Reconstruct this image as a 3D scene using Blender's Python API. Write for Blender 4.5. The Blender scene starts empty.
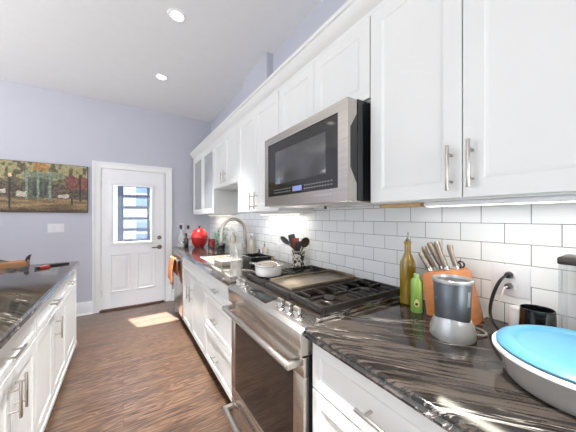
import bpy, bmesh, math, random
from mathutils import Vector, Matrix
R = math.radians
random.seed(4)
C = bpy.context.scene.collection
S = bpy.context.scene

# ------------------------------------------------------------------ camera
cd = bpy.data.cameras.new('camera'); cam = bpy.data.objects.new('camera', cd); C.objects.link(cam)
cam.location = (0, 0, 1.3275); cam.rotation_euler = (R(90), 0, -0.57666)
cd.sensor_width = 36; cd.lens = 252.7 / 576 * 36; cd.shift_y = 0.0026; cd.clip_start = 0.02
S.camera = cam

# ------------------------------------------------------------------ world, sun, added fill lamps, exposure
S.view_settings.view_transform = 'Standard'; S.view_settings.look = 'None'
S.view_settings.gamma = 1; S.view_settings.exposure = 0.0
w = bpy.data.worlds.new('sky'); S.world = w; w.use_nodes = True
bg = w.node_tree.nodes['Background']; bg.inputs[0].default_value = (.70, .84, 1, 1); bg.inputs[1].default_value = 2.2
def lamp(name, kind, loc, rot, energy, color=(1, 1, 1), **k):
    l = bpy.data.lights.new(name, kind); l.energy = energy; l.color = color
    for a, b in k.items(): setattr(l, a, b)
    o = bpy.data.objects.new(name, l); C.objects.link(o); o.location = loc; o.rotation_euler = rot
    return o
sun = lamp('sun', 'SUN', (0, 0, 6), (0, 0, 0), 60, (1, .96, .90), angle=R(.6))
sun.rotation_euler = Vector((.21, -.72, -1.38)).to_track_quat('-Z', 'Y').to_euler()
# added fill lamps, unseen: left one brightens the ceiling, back one the aisle
lamp('fill_up_left', 'AREA', (-3.1, 1.4, 1.3), (0, R(-174), 0), 150, (1, .985, .955), shape='RECTANGLE', size=1.0, size_y=3.3)
lamp('fill_back', 'AREA', (.2, -2.88, 1.15), (R(92), 0, 0), 60, (1, .985, .96), shape='RECTANGLE', size=1.6, size_y=2.0)
CAN = 23                                    # watts of each recessed ceiling light
# ------------------------------------------------------------------ materials
def lin(c):
    return tuple(((v / 255) / 12.92 if v <= 10 else (((v / 255) + .055) / 1.055) ** 2.4) for v in c)
class NT:
    def __init__(s, name):
        s.m = bpy.data.materials.new(name); s.m.use_nodes = True
        s.t = s.m.node_tree; s.n = s.t.nodes; s.l = s.t.links; s.p = s.n['Principled BSDF']; s.out = s.n['Material Output']
    def add(s, t, **k):
        x = s.n.new(t)
        for a, b in k.items(): setattr(x, a, b)
        return x
    def link(s, a, b): s.l.new(a, b)
    def ramp(s, fac, stops):
        r = s.add('ShaderNodeValToRGB'); e = r.color_ramp.elements
        while len(e) < len(stops): e.new(.5)
        for el, (p, c) in zip(e, stops): el.position = p; el.color = (*c, 1)
        s.link(fac, r.inputs[0]); return r.outputs[0]
    def coord(s, scale=(1, 1, 1), rot=(0, 0, 0), loc=(0, 0, 0)):
        g = s.add('ShaderNodeNewGeometry'); mp = s.add('ShaderNodeMapping')
        mp.inputs['Scale'].default_value = scale; mp.inputs['Rotation'].default_value = rot; mp.inputs['Location'].default_value = loc
        s.link(g.outputs['Position'], mp.inputs[0]); return mp.outputs[0]
    def noise(s, vec, scale, detail=4, rough=.55, dist=0):
        n = s.add('ShaderNodeTexNoise'); n.inputs['Scale'].default_value = scale; n.inputs['Detail'].default_value = detail
        n.inputs['Roughness'].default_value = rough; n.inputs['Distortion'].default_value = dist
        s.link(vec, n.inputs['Vector']); return n.outputs[0]
    def bump(s, h, strength=.2, dist=.002):
        b = s.add('ShaderNodeBump'); b.inputs['Strength'].default_value = strength; b.inputs['Distance'].default_value = dist
        s.link(h, b.inputs['Height']); s.link(b.outputs[0], s.p.inputs['Normal'])
def mat(name, rgb, rough=.5, metal=0, var=.04, nscale=9, spec=.5, coat=0, emit=None, es=0, stretch=(1, 1, 1)):
    t = NT(name); c = lin(rgb)
    f = t.noise(t.coord(stretch), nscale, 3)
    lo = tuple(v * (1 - var) for v in c); hi = tuple(min(1, v * (1 + var)) for v in c)
    t.link(t.ramp(f, [(.3, lo), (.7, hi)]), t.p.inputs['Base Color'])
    t.p.inputs['Roughness'].default_value = rough; t.p.inputs['Metallic'].default_value = metal
    t.p.inputs['Specular IOR Level'].default_value = spec
    if coat: t.p.inputs['Coat Weight'].default_value = coat; t.p.inputs['Coat Roughness'].default_value = .08
    if emit: t.p.inputs['Emission Color'].default_value = (*lin(emit), 1); t.p.inputs['Emission Strength'].default_value = es
    return t.m
def brushed(name, rgb, rough=.3, axis='y'):
    t = NT(name); c = lin(rgb)
    sc = {'y': (220, 2, 220), 'z': (220, 220, 2), 'x': (2, 220, 220)}[axis]
    f = t.noise(t.coord(sc), 1, 2)
    t.link(t.ramp(f, [(.3, tuple(v * .9 for v in c)), (.7, tuple(min(1, v * 1.08) for v in c))]), t.p.inputs['Base Color'])
    t.p.inputs['Metallic'].default_value = 1; t.p.inputs['Roughness'].default_value = rough
    t.bump(f, .06, .0005)
    return t.m
def clear(name, tint=(255, 255, 255), trans=.75, diff=(240, 240, 240), gloss=.12, rough=.05, fres=.6):
    """see-through plastic or glass: straight transmission + milky body + surface gloss"""
    t = NT(name); t.n.remove(t.p)
    tr = t.add('ShaderNodeBsdfTransparent'); tr.inputs[0].default_value = (*lin(tint), 1)
    df = t.add('ShaderNodeBsdfDiffuse'); df.inputs[0].default_value = (*lin(diff), 1)
    f = t.noise(t.coord(), 14, 2); t.link(t.ramp(f, [(.3, tuple(v * .97 for v in lin(diff))), (.7, lin(diff))]), df.inputs[0])
    mx = t.add('ShaderNodeMixShader'); mx.inputs[0].default_value = 1 - trans
    t.link(tr.outputs[0], mx.inputs[1]); t.link(df.outputs[0], mx.inputs[2])
    gl = t.add('ShaderNodeBsdfGlossy'); gl.inputs['Roughness'].default_value = rough
    fr = t.add('ShaderNodeLayerWeight'); fr.inputs[0].default_value = .25
    mp = t.add('ShaderNodeMath', operation='MULTIPLY_ADD'); mp.inputs[1].default_value = fres; mp.inputs[2].default_value = gloss * .4
    t.link(fr.outputs['Fresnel'], mp.inputs[0])
    m2 = t.add('ShaderNodeMixShader'); t.link(mp.outputs[0], m2.inputs[0])
    t.link(mx.outputs[0], m2.inputs[1]); t.link(gl.outputs[0], m2.inputs[2]); t.link(m2.outputs[0], t.out.inputs[0])
    return t.m

M = {}
M['ceiling'] = mat('ceiling_paint', (231, 231, 232), .9, var=.01, spec=.1)
M['lavender'] = mat('lavender_wall_paint', (196, 197, 207), .75, var=.012, nscale=3, spec=.25)
M['trim'] = mat('white_trim_paint', (240, 240, 240), .35, var=.01)
M['cab'] = mat('white_cabinet_lacquer', (226, 226, 223), .32, var=.008)
M['cabin'] = mat('cabinet_interior', (225, 222, 215), .6, var=.02)
M['doorpaint'] = mat('white_door_paint', (241, 241, 243), .35, var=.01)
M['ss'] = brushed('brushed_stainless', (196, 190, 183), .27, 'y')
M['ssz'] = brushed('brushed_stainless_upright', (196, 190, 183), .27, 'z')
M['chrome'] = mat('polished_chrome', (215, 213, 210), .13, 1, var=.02)
M['nickel'] = mat('brushed_nickel', (190, 184, 176), .28, 1, var=.04)
M['darknickel'] = mat('dark_nickel', (120, 112, 105), .3, 1, var=.04)
M['black'] = mat('black_plastic', (22, 22, 24), .35, var=.1)
M['gloss'] = mat('black_gloss_plastic', (14, 14, 16), .1, var=.1, coat=.5)
M['glassblk'] = mat('dark_oven_glass', (24, 23, 23), .06, var=.1, spec=.45, coat=.3)
M['mwwin'] = mat('microwave_window_mesh', (72, 72, 74), .12, var=.05, nscale=900, coat=.3)
M['iron'] = mat('cast_iron', (45, 41, 38), .42, .3, var=.15, nscale=60)
M['griddle'] = mat('griddle_plate', (138, 124, 108), .33, .85, var=.2, nscale=18)
M['deck'] = mat('cooktop_deck', (104, 92, 80), .28, .9, var=.15)
M['plate'] = mat('pale_plate_plastic', (228, 228, 231), .45, var=.01)
M['white'] = mat('white_plastic', (243, 243, 242), .4, var=.01)
M['legend'] = mat('pale_legend_print', (120, 122, 126), .6, var=.02)
M['display'] = mat('blue_lcd_display', (120, 130, 180), .3, var=.05, emit=(120, 130, 190), es=.10)
M['led'] = mat('lamp_lens', (255, 252, 245), .5, var=.0, emit=(255, 250, 240), es=6)
M['ledstrip'] = mat('light_strip_lens', (255, 246, 225), .5, var=.0, emit=(255, 244, 220), es=3)
M['walnut'] = mat('dark_threshold_wood', (96, 66, 50), .4, var=.2, nscale=20, stretch=(1, 8, 8))
M['ply'] = mat('plywood_edge', (196, 160, 112), .6, var=.12, nscale=40)
M['pane'] = clear('window_glass', (250, 252, 255), .99, (240, 240, 245), .02, .02, fres=.12)
M['cabglass'] = clear('cabinet_door_glass', (246, 247, 247), .55, (222, 224, 226), .08, .12, fres=.2)

def m_floor():
    t = NT('oak_strip_floor')
    g = t.add('ShaderNodeNewGeometry')
    br = t.add('ShaderNodeTexBrick'); br.offset = .37; br.offset_frequency = 2
    br.inputs['Scale'].default_value = 1; br.inputs['Brick Width'].default_value = 1.35; br.inputs['Row Height'].default_value = .083
    br.inputs['Mortar Size'].default_value = .0011; br.inputs['Mortar Smooth'].default_value = .1; br.inputs['Bias'].default_value = 0
    br.inputs['Color1'].default_value = (0, 0, 0, 1); br.inputs['Color2'].default_value = (1, 1, 1, 1); br.inputs['Mortar'].default_value = (.5, .5, .5, 1)
    t.link(g.outputs['Position'], br.inputs['Vector'])
    # each board shifts the grain
    sc = t.add('ShaderNodeVectorMath', operation='SCALE'); sc.inputs[3].default_value = 7.0
    t.link(br.outputs['Color'], sc.inputs[0])
    ad = t.add('ShaderNodeVectorMath', operation='ADD'); t.link(g.outputs['Position'], ad.inputs[0]); t.link(sc.outputs[0], ad.inputs[1])
    mp = t.add('ShaderNodeMapping'); mp.inputs['Scale'].default_value = (1.1, 9, 1); t.link(ad.outputs[0], mp.inputs[0])
    n1 = t.noise(mp.outputs[0], 1.6, 3, .5, .4)
    # contour rings of the noise give cathedral grain
    mu = t.add('ShaderNodeMath', operation='MULTIPLY'); mu.inputs[1].default_value = 70; t.link(n1, mu.inputs[0])
    sn = t.add('ShaderNodeMath', operation='SINE'); t.link(mu.outputs[0], sn.inputs[0])
    mp2 = t.add('ShaderNodeMapping'); mp2.inputs['Scale'].default_value = (4, 130, 1); t.link(ad.outputs[0], mp2.inputs[0])
    n2 = t.noise(mp2.outputs[0], 1, 3, .6)
    a1 = t.add('ShaderNodeMath', operation='MULTIPLY_ADD'); a1.inputs[1].default_value = .13; t.link(sn.outputs[0], a1.inputs[0]); t.link(n2, a1.inputs[2])
    a2 = t.add('ShaderNodeMath', operation='MULTIPLY_ADD'); a2.inputs[1].default_value = .12; t.link(br.outputs['Color'], a2.inputs[0]); t.link(a1.outputs[0], a2.inputs[2])
    col = t.ramp(a2.outputs[0], [(.34, lin((38, 25, 17))), (.52, lin((70, 50, 36))), (.74, lin((106, 81, 62)))])
    mx = t.add('ShaderNodeMix', data_type='RGBA'); mx.inputs[7].default_value = (*lin((52, 34, 27)), 1)
    t.link(br.outputs['Fac'], mx.inputs[0]); t.link(col, mx.inputs[6]); t.link(mx.outputs[2], t.p.inputs['Base Color'])
    t.p.inputs['Roughness'].default_value =   .30; t.p.inputs['Specular IOR Level'].default_value = .6; t.p.inputs['Coat Weight'].default_value = .35; t.p.inputs['Coat Roughness'].default_value = .22
    t.bump(n2, .08, .001)
    return t.m
M['floor'] = m_floor()
def m_granite():
    t = NT('dark_veined_granite')
    def al(sc, k):          # coordinates turned along the vein direction, then stretched
        a = t.coord((1, 1, 1), (0, 0, R(53))); mp = t.add('ShaderNodeMapping'); mp.inputs['Scale'].default_value = sc; mp.inputs['Location'].default_value = (k, k, 0)
        t.link(a, mp.inputs[0]); return mp.outputs[0]
    band = t.noise(al((1.6, 13, 6), 0), 1, 5, .6, .5)
    fine = t.noise(al((5, 90, 34), 3), 1, 4, .6, .6)
    grit = t.noise(t.coord(), 260, 2, .5)
    a = t.add('ShaderNodeMath', operation='MULTIPLY_ADD'); a.inputs[1].default_value = .75; t.link(fine, a.inputs[0]); t.link(band, a.inputs[2])
    b = t.add('ShaderNodeMath', operation='MULTIPLY_ADD'); b.inputs[1].default_value = .10; t.link(grit, b.inputs[0]); t.link(a.outputs[0], b.inputs[2])
    base = t.ramp(b.outputs[0], [(.76, lin((20, 18, 17))), (.90, lin((36, 32, 29))), (1.0, lin((70, 62, 56)))])
    # thin pale veins: ridges of a second, finer noise, broken up by the bands
    vn = t.noise(al((2.6, 44, 16), 9), 1, 4, .55, .7)
    s1 = t.add('ShaderNodeMath', operation='SUBTRACT'); s1.inputs[1].default_value = .53; t.link(vn, s1.inputs[0])
    ab = t.add('ShaderNodeMath', operation='ABSOLUTE'); t.link(s1.outputs[0], ab.inputs[0])
    ridge = t.ramp(ab.outputs[0], [(.0, (1,) * 3), (.010, (.5,) * 3), (.024, (0,) * 3)])
    brk = t.ramp(t.noise(al((3, 9, 5), 5), 1, 4, .6), [(.50, (0,) * 3), (.62, (1,) * 3)])
    mu = t.add('ShaderNodeMath', operation='MULTIPLY'); t.link(ridge, mu.inputs[0]); t.link(brk, mu.inputs[1])
    mx = t.add('ShaderNodeMix', data_type='RGBA'); mx.inputs[7].default_value = (*lin((196, 186, 175)), 1)
    t.link(mu.outputs[0], mx.inputs[0]); t.link(base, mx.inputs[6]); t.link(mx.outputs[2], t.p.inputs['Base Color'])
    t.p.inputs['Roughness'].default_value = .10; t.p.inputs['Specular IOR Level'].default_value = .6
    return t.m
M['granite'] = m_granite()
def m_tile():
    t = NT('white_subway_tile')
    g = t.add('ShaderNodeNewGeometry'); sp = t.add('ShaderNodeSeparateXYZ'); t.link(g.outputs['Position'], sp.inputs[0])
    cb = t.add('ShaderNodeCombineXYZ')
    for i, (k, off) in enumerate((('Y', -1.3807), ('Z', -.915))):
        a = t.add('ShaderNodeMath', operation='ADD'); a.inputs[1].default_value = off; t.link(sp.outputs[k], a.inputs[0]); t.link(a.outputs[0], cb.inputs[i])
    br = t.add('ShaderNodeTexBrick'); br.offset = .5
    for k, v in (('Scale', 1), ('Brick Width', .1556), ('Row Height', .0778), ('Mortar Size', .0013), ('Mortar Smooth', .2), ('Bias', 0)): br.inputs[k].default_value = v
    br.inputs['Color1'].default_value = (*lin((238, 240, 240)), 1); br.inputs['Color2'].default_value = (*lin((244, 245, 245)), 1)
    br.inputs['Mortar'].default_value = (*lin((96, 94, 92)), 1)
    t.link(cb.outputs[0], br.inputs['Vector']); t.link(br.outputs['Color'], t.p.inputs['Base Color'])
    rr = t.ramp(br.outputs['Fac'], [(0, (.14,) * 3), (1, (.8,) * 3)]); t.link(rr, t.p.inputs['Roughness'])
    iv = t.add('ShaderNodeMath', operation='SUBTRACT'); iv.inputs[0].default_value = 1; t.link(br.outputs['Fac'], iv.inputs[1])
    t.bump(iv.outputs[0], .35, .001)
    return t.m
M['tile'] = m_tile()

# ------------------------------------------------------------------ mesh helpers
class MB:
    def __init__(s): s.b = bmesh.new()
    def _bev(s, geom, w, seg=2):
        if w > 0: bmesh.ops.bevel(s.b, geom=geom, offset=w, segments=seg, affect='EDGES', profile=.5)
    def box(s, x0, x1, y0, y1, z0, z1, bev=.0, seg=2, M4=None):
        r = bmesh.ops.create_cube(s.b, size=1); vs = r['verts']
        c = Vector(((x0 + x1) / 2, (y0 + y1) / 2, (z0 + z1) / 2)); d = (abs(x1 - x0), abs(y1 - y0), abs(z1 - z0))
        for v in vs: v.co = Vector((v.co.x * d[0], v.co.y * d[1], v.co.z * d[2])) + c
        if M4 is not None:
            for v in vs: v.co = M4 @ v.co
        if bev: s._bev(list({e for v in vs for e in v.link_edges}), bev, seg)
        return s
    def poly(s, pts, axis, a0, a1, bev=0):
        """extrude a 2-D outline along an axis ('x': pts are (y,z); 'y': (x,z); 'z': (x,y))"""
        def at(p, a): return Vector({'x': (a, p[0], p[1]), 'y': (p[0], a, p[1]), 'z': (p[0], p[1], a)}[axis])
        A = [s.b.verts.new(at(p, a0)) for p in pts]; B = [s.b.verts.new(at(p, a1)) for p in pts]; n = len(pts)
        fs = [s.b.faces.new(A), s.b.faces.new(B[::-1])]
        for i in range(n): fs.append(s.b.faces.new((A[i], B[i], B[(i + 1) % n], A[(i + 1) % n])))
        if bev: s._bev(list({e for f in fs for e in f.edges}), bev)
        return s
    def cyl(s, p0, p1, r0, r1=None, seg=20, bev=0):
        r1 = r0 if r1 is None else r1
        p0, p1 = Vector(p0), Vector(p1); d = p1 - p0
        q = d.to_track_quat('Z', 'Y'); m = Matrix.Translation((p0 + p1) / 2) @ q.to_matrix().to_4x4()
        r = bmesh.ops.create_cone(s.b, cap_ends=True, segments=seg, radius1=r0, radius2=r1, depth=d.length, matrix=m)
        if bev:
            s._bev([e for e in {e for v in r['verts'] for e in v.link_edges} if any(len(f.verts) > 4 for f in e.link_faces)], bev)
        return s
    def lathe(s, prof, c=(0, 0, 0), seg=32, axis=None, cap=True, sx=1, sy=1):
        c = Vector(c); q = Vector(axis).to_track_quat('Z', 'Y').to_matrix() if axis else Matrix.Identity(3)
        rings = []
        for r, z in prof:
            if r < 1e-6: rings.append([s.b.verts.new(c + q @ Vector((0, 0, z)))])
            else: rings.append([s.b.verts.new(c + q @ Vector((sx * r * math.cos(2 * math.pi * i / seg), sy * r * math.sin(2 * math.pi * i / seg), z))) for i in range(seg)])
        for a, b in zip(rings, rings[1:]):
            for i in range(seg):
                j = (i + 1) % seg
                if len(a) == 1 and len(b) == 1: continue
                if len(a) == 1: s.b.faces.new((a[0], b[i], b[j]))
                elif len(b) == 1: s.b.faces.new((a[i], b[0], a[j]))
                else: s.b.faces.new((a[i], b[i], b[j], a[j]))
        if cap:
            if len(rings[0]) > 1: s.b.faces.new(rings[0][::-1])
            if len(rings[-1]) > 1: s.b.faces.new(rings[-1])
        return s
    def tube(s, pts, r, seg=10, smooth=0):
        P = [Vector(p) for p in pts]
        rad = r if isinstance(r, (list, tuple)) else [r] * len(P)
        for _ in range(smooth):
            Q, W = [P[0]], [rad[0]]
            for i in range(len(P) - 1):
                Q += [P[i] * .75 + P[i + 1] * .25, P[i] * .25 + P[i + 1] * .75]; W += [rad[i] * .75 + rad[i + 1] * .25, rad[i] * .25 + rad[i + 1] * .75]
            P, rad = Q + [P[-1]], W + [rad[-1]]
        rings = []; nrm = None
        for i, p in enumerate(P):
            t = (P[min(i + 1, len(P) - 1)] - P[max(i - 1, 0)]).normalized()
            if nrm is None: nrm = t.orthogonal().normalized()
            nrm = (nrm - t * nrm.dot(t)).normalized(); bn = t.cross(nrm)
            rings.append([s.b.verts.new(p + rad[i] * (math.cos(2 * math.pi * k / seg) * nrm + math.sin(2 * math.pi * k / seg) * bn)) for k in range(seg)])
        for a, b in zip(rings, rings[1:]):
            for k in range(seg): s.b.faces.new((a[k], a[(k + 1) % seg], b[(k + 1) % seg], b[k]))
        s.b.faces.new(rings[0][::-1]); s.b.faces.new(rings[-1]); return s
    def ball(s, c, r, sx=1, sy=1, sz=1, seg=20, rings=12):
        m = Matrix.Translation(c) @ Matrix.Diagonal((r * sx, r * sy, r * sz, 1))
        bmesh.ops.create_uvsphere(s.b, u_segments=seg, v_segments=rings, radius=1, matrix=m); return s
    def xf(s, m):
        bmesh.ops.transform(s.b, matrix=m, verts=s.b.verts); return s
    def build(s, name, m, parent=None, base=None, smooth=True, kind=None):
        org = Vector(base) if base else (Vector(parent['_o']) if parent is not None else Vector((0, 0, 0)))
        bmesh.ops.translate(s.b, verts=s.b.verts, vec=-org)
        bmesh.ops.recalc_face_normals(s.b, faces=s.b.faces)
        me = bpy.data.meshes.new(name); s.b.to_mesh(me); s.b.free()
        for mm in (m if isinstance(m, list) else [m]): me.materials.append(mm)
        if smooth:
            for p in me.polygons: p.use_smooth = True
            try: me.set_sharp_from_angle(angle=R(35))
            except Exception: pass
        o = bpy.data.objects.new(name, me); C.objects.link(o)
        if parent is not None: o.parent = parent
        else: o.location = org
        o['_o'] = tuple(org)
        if kind: o['kind'] = kind
        return o
def thing(name, label, cat, loc, group=None):
    o = bpy.data.objects.new(name, None); C.objects.link(o); o.location = loc; o.empty_display_size = .05
    o['_o'] = tuple(loc); o['label'] = label; o['category'] = cat
    if group: o['group'] = group
    return o
def tag(o, label, cat, group=None):
    o['label'] = label; o['category'] = cat
    if group: o['group'] = group
    return o
def struct(mb, name, m, parent=None):
    return mb.build(name, m, parent, kind=None if parent is not None else 'structure')

# ------------------------------------------------------------------ room shell
XW, YF, ZC = 1.258, 4.416, 2.98          # tile face, far wall, ceiling
XL, YB = -3.6, -3.0
struct(MB().box(XL - .1, XW + .2, YB - .1, YF + .14, -.08, 0), 'floor', M['floor'])
struct(MB().box(XL - .1, XW + .2, YB - .1, YF + .14, ZC, ZC + .1), 'ceiling', M['ceiling'])
wr = struct(MB().box(XW + .01, XW + .15, YB - .1, YF + .14, 0, ZC), 'wall_right', M['lavender'])
struct(MB().box(XW, XW + .01, -1.0, YF, .9, 1.70), 'tile_backsplash', M['tile'], wr)
struct(MB().box(1.198, XW + .01, 2.225, 2.84, 2.351, ZC), 'boxed_chase', M['lavender'], wr)
DX0, DX1, DZ = -.285, .54, 2.04           # door opening
struct(MB().box(XL, DX0, YF, YF + .14, 0, ZC).box(DX1, XW + .01, YF, YF + .14, 0, ZC).box(DX0, DX1, YF, YF + .14, DZ, ZC), 'wall_far', M['lavender'])
struct(MB().box(XL - .1, XL, YB, -.7, 0, ZC).box(XL - .1, XL, 2.7, YF + .14, 0, ZC).box(XL - .1, XL, -.7, 2.7, 0, .75).box(XL - .1, XL, -.7, 2.7, 2.45, ZC), 'wall_left', M['lavender'])
struct(MB().box(XL - .1, -.7, YB - .1, YB, 0, ZC).box(1.1, XW + .01, YB - .1, YB, 0, ZC).box(-.7, 1.1, YB - .1, YB, 0, .10).box(-.7, 1.1, YB - .1, YB, 2.25, ZC), 'wall_back', M['lavender'])
def unseen_window(n, mb_frame, mb_pane):  # windows out of view, put in for side and back light
    o = struct(mb_frame, 'window_%d' % n, M['trim']); struct(mb_pane, 'glass_pane', M['pane'], o)
fr = MB()
for a, b in ((-.7, -.64), (.96, 1.04), (2.64, 2.7)): fr.box(XL - .09, XL - .02, a, b, .75, 2.45, .003)
for a, b in ((.75, .81), (1.57, 1.63), (2.39, 2.45)): fr.box(XL - .085, XL - .025, -.7, 2.7, a, b, .003)
unseen_window(1, fr, MB().box(XL - .06, XL - .055, -.65, 2.65, .8, 2.4))
fr = MB()
for a, b in ((-.7, -.64), (.16, .24), (1.04, 1.1)): fr.box(a, b, YB - .09, YB - .02, .10, 2.25, .003)
for a, b in ((.10, .18), (2.17, 2.25)): fr.box(-.7, 1.1, YB - .085, YB - .025, a, b, .003)
unseen_window(2, fr, MB().box(-.65, 1.05, YB - .06, YB - .055, .17, 2.19))

# door casing
cs = MB()
prof_l = [(-.362, YF), (-.362, YF - .024), (-.350, YF - .027), (-.335, YF - .020), (-.30, YF - .016), (-.285, YF - .014), (-.27, YF - .01), (-.27, YF)]
cs.poly(prof_l, 'z', 0, 2.116)
cs.poly([(.651 - (p[0] + .362), p[1]) for p in prof_l], 'z', 0, 2.116)
cs.poly([(YF, 2.116), (YF - .024, 2.116), (YF - .027, 2.104), (YF - .020, 2.088), (YF - .016, 2.055), (YF - .014, 2.04), (YF - .01, 2.026), (YF, 2.026)], 'x', -.35, .64)
cs.box(DX0 - .002, DX0 + .018, YF - .004, YF + .12, 0, DZ).box(DX1 - .018, DX1 + .002, YF - .004, YF + .12, 0, DZ).box(DX0, DX1, YF - .004, YF + .12, DZ - .016, DZ + .002)
struct(cs, 'trim_1', M['trim'])
def baseboard(n, x0, x1):
    mb = MB().poly([(YF, 0), (YF - .018, 0), (YF - .018, .13), (YF - .012, .145), (YF - .012, .16), (YF - .004, .175), (YF, .175)], 'x', x0, x1)
    mb.poly([(YF - .016, 0), (YF - .032, 0), (YF - .028, .014), (YF - .018, .02)], 'x', x0, x1)
    struct(mb, 'baseboard_%s' % n, M['trim'])
baseboard('far', XL, -.362)
baseboard('far_right', .651, XW + .01)
struct(MB().box(DX0, DX1, YF - .03, YF + .12, 0, .022, .006), 'trim_2', M['walnut'])

# the door itself
y0, y1 = YF + .004, YF + .046
dx0, dx1 = -.264, .519
wx0, wx1, wz0, wz1 = -.134, .367, .955, 1.807
dm = MB().box(dx0, wx0, y0, y1, .024, 2.022, 0).box(wx1, dx1, y0, y1, .024, 2.022).box(wx0, wx1, y0, y1, wz1, 2.022).box(wx0, wx1, y0, y1, .024, wz0)
door = struct(dm, 'door_1', M['doorpaint'])
fm = MB()
for a in ((wx0 - .035, wx0 + .012, wz0 + .012, wz1 - .012), (wx1 - .012, wx1 + .035, wz0 + .012, wz1 - .012), (wx0 - .035, wx1 + .035, wz1 - .012, wz1 + .035), (wx0 - .035, wx1 + .035, wz0 - .035, wz0 + .012)):
    fm.box(a[0], a[1], y0 - .014, y1 + .01, a[2], a[3], .003)
fm.build('window_frame', M['doorpaint'], door)
MB().box(wx0 + .004, wx1 - .004, y0 + .018, y0 + .022, wz0 + .004, wz1 - .004).build('glass_pane', M['pane'], door)
def door_panel(x0, x1, z0, z1):
    mb = MB()
    o = [(x0, z0), (x1, z0), (x1, z1), (x0, z1)]
    rings = []
    for ins, yy in ((0, y0 + .001), (.006, y0 - .008), (.016, y0 - .008), (.024, y0 - .002), (.045, y0 - .002), (.065, y0 - .007)):
        rings.append([mb.b.verts.new((x0 + ins if i in (0, 3) else x1 - ins, yy, z0 + ins if i < 2 else z1 - ins)) for i in range(4)])
    for a, b in zip(rings, rings[1:]):
        for i in range(4): mb.b.faces.new((a[i], a[(i + 1) % 4], b[(i + 1) % 4], b[i]))
    mb.b.faces.new(rings[-1]); mb.b.faces.new(rings[0][::-1])
    mb.build('raised_panel', M['doorpaint'], door, smooth=False)
door_panel(-.165, .085, .25, .80); door_panel(.165, .415, .25, .80)
mb = MB().cyl((.468, y0, 1.014), (.468, y0 - .012, 1.014), .031, bev=.003).cyl((.468, y0 - .01, 1.014), (.468, y0 - .03, 1.014), .018, bev=.003)
mb.build('deadbolt', M['darknickel'], door)
mb = MB().cyl((.47, y0, .868), (.47, y0 - .012, .868), .034, bev=.003).cyl((.47, y0 - .01, .868), (.47, y0 - .04, .868), .012)
mb.tube([(.47, y0 - .045, .868), (.43, y0 - .048, .868), (.36, y0 - .042, .866)], [.012, .010, .008], 12)
mb.build('lever_handle', M['darknickel'], door)
MB().box(-.272, -.262, y0 - .006, y0 + .012, 1.75, 1.85, .002).box(-.272, -.262, y0 - .006, y0 + .012, .2, .3, .002).build('hinge', M['nickel'], door)

# ------------------------------------------------------------------ recessed lights
def can_light(x, y, label):
    t = thing('recessed_light', label, 'ceiling light', (x, y, ZC), 'recessed ceiling lights')
    MB().lathe([(.048, -.001), (.052, -.006), (.064, -.008), (.072, -.004), (.073, 0)], (x, y, ZC), 40, cap=False).build('trim_ring', M['trim'], t)
    MB().lathe([(.0, -.002), (.05, -.0025)], (x, y, ZC), 40, cap=False).build('lens', M['led'], t)
    l = lamp('can_lamp', 'AREA', (x, y, ZC - .012), (0, 0, 0), CAN, (.975, .985, 1), shape='DISK', size=.10, spread=R(52))
    return t
can_light(.365, 2.23, 'round recessed ceiling light nearer the camera')
can_light(.373, 3.303, 'round recessed ceiling light farther off, towards the door')
can_light(.16, 1.16, 'added unseen recessed light above the range')  # this and the ones below are unseen, added to brighten aisle and room
can_light(.10, .09, 'added unseen recessed light above the camera')
can_light(-1.4, 3.3, 'added unseen recessed light over the far side of the island')
can_light(-1.4, 1.6, 'added unseen recessed light over the middle of the island room')
can_light(-1.4, 0, 'added unseen recessed light behind the camera on the left')
can_light(.10, -.98, 'added unseen recessed light behind the camera in line with the aisle')

# ------------------------------------------------------------------ cabinet helpers
def shaker(name, parent, x, sx, ya, yb, z0, z1, th=.02, rail=.058, rec=.006, m=None, gap=.0015, glass=None):
    """framed door or drawer front; its face lies at x and looks along sx"""
    ya, yb = min(ya, yb) + gap, max(ya, yb) - gap; z0 += gap; z1 -= gap
    mb = MB(); V = []
    rings = [(0, x - sx * th), (0, x - sx * .002), (.002, x), (rail, x), (rail + .004, x - sx * rec * .55), (rail + .012, x - sx * rec)]
    for ins, xx in rings:
        V.append([mb.b.verts.new((xx, ya + ins if i in (0, 3) else yb - ins, z0 + ins if i < 2 else z1 - ins)) for i in range(4)])
    if glass:
        V.append([mb.b.verts.new((x - sx * th, v.co.y, v.co.z)) for v in V[-1]])
    for a, b in zip(V, V[1:]):
        for i in range(4): mb.b.faces.new((a[i], a[(i + 1) % 4], b[(i + 1) % 4], b[i]))
    if glass:
        a, b = V[-1], V[0]
        for i in range(4): mb.b.faces.new((a[i], a[(i + 1) % 4], b[(i + 1) % 4], b[i]))
    else:
        mb.b.faces.new(V[-1]); mb.b.faces.new(V[0][::-1])
    o = mb.build(name, m or M['cab'], parent, smooth=False)
    if glass:
        k = rail + .006
        MB().box(x - sx * .012, x - sx * .009, ya + k, yb - k, z0 + k, z1 - k).build('glass_pane', glass, o)
    return o
def bar_pull(parent, x, sx, y, z, L, axis='z', off=.032, r=.006, m=None, feet=None):
    X = x + sx * off; e = L / 2; f = feet or L * .3
    d = (0, 0, 1) if axis == 'z' else (0, 1, 0)
    p = lambda k, xx: (xx, y + d[1] * k, z + d[2] * k)
    mb = MB().cyl(p(-e, X), p(e, X), r, seg=16, bev=.001)
    for k in (-f, f): mb.cyl(p(k, x - sx * .001), p(k, X), r * .8, seg=12)
    return mb.build('bar_handle', m or M['nickel'], parent)

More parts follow.
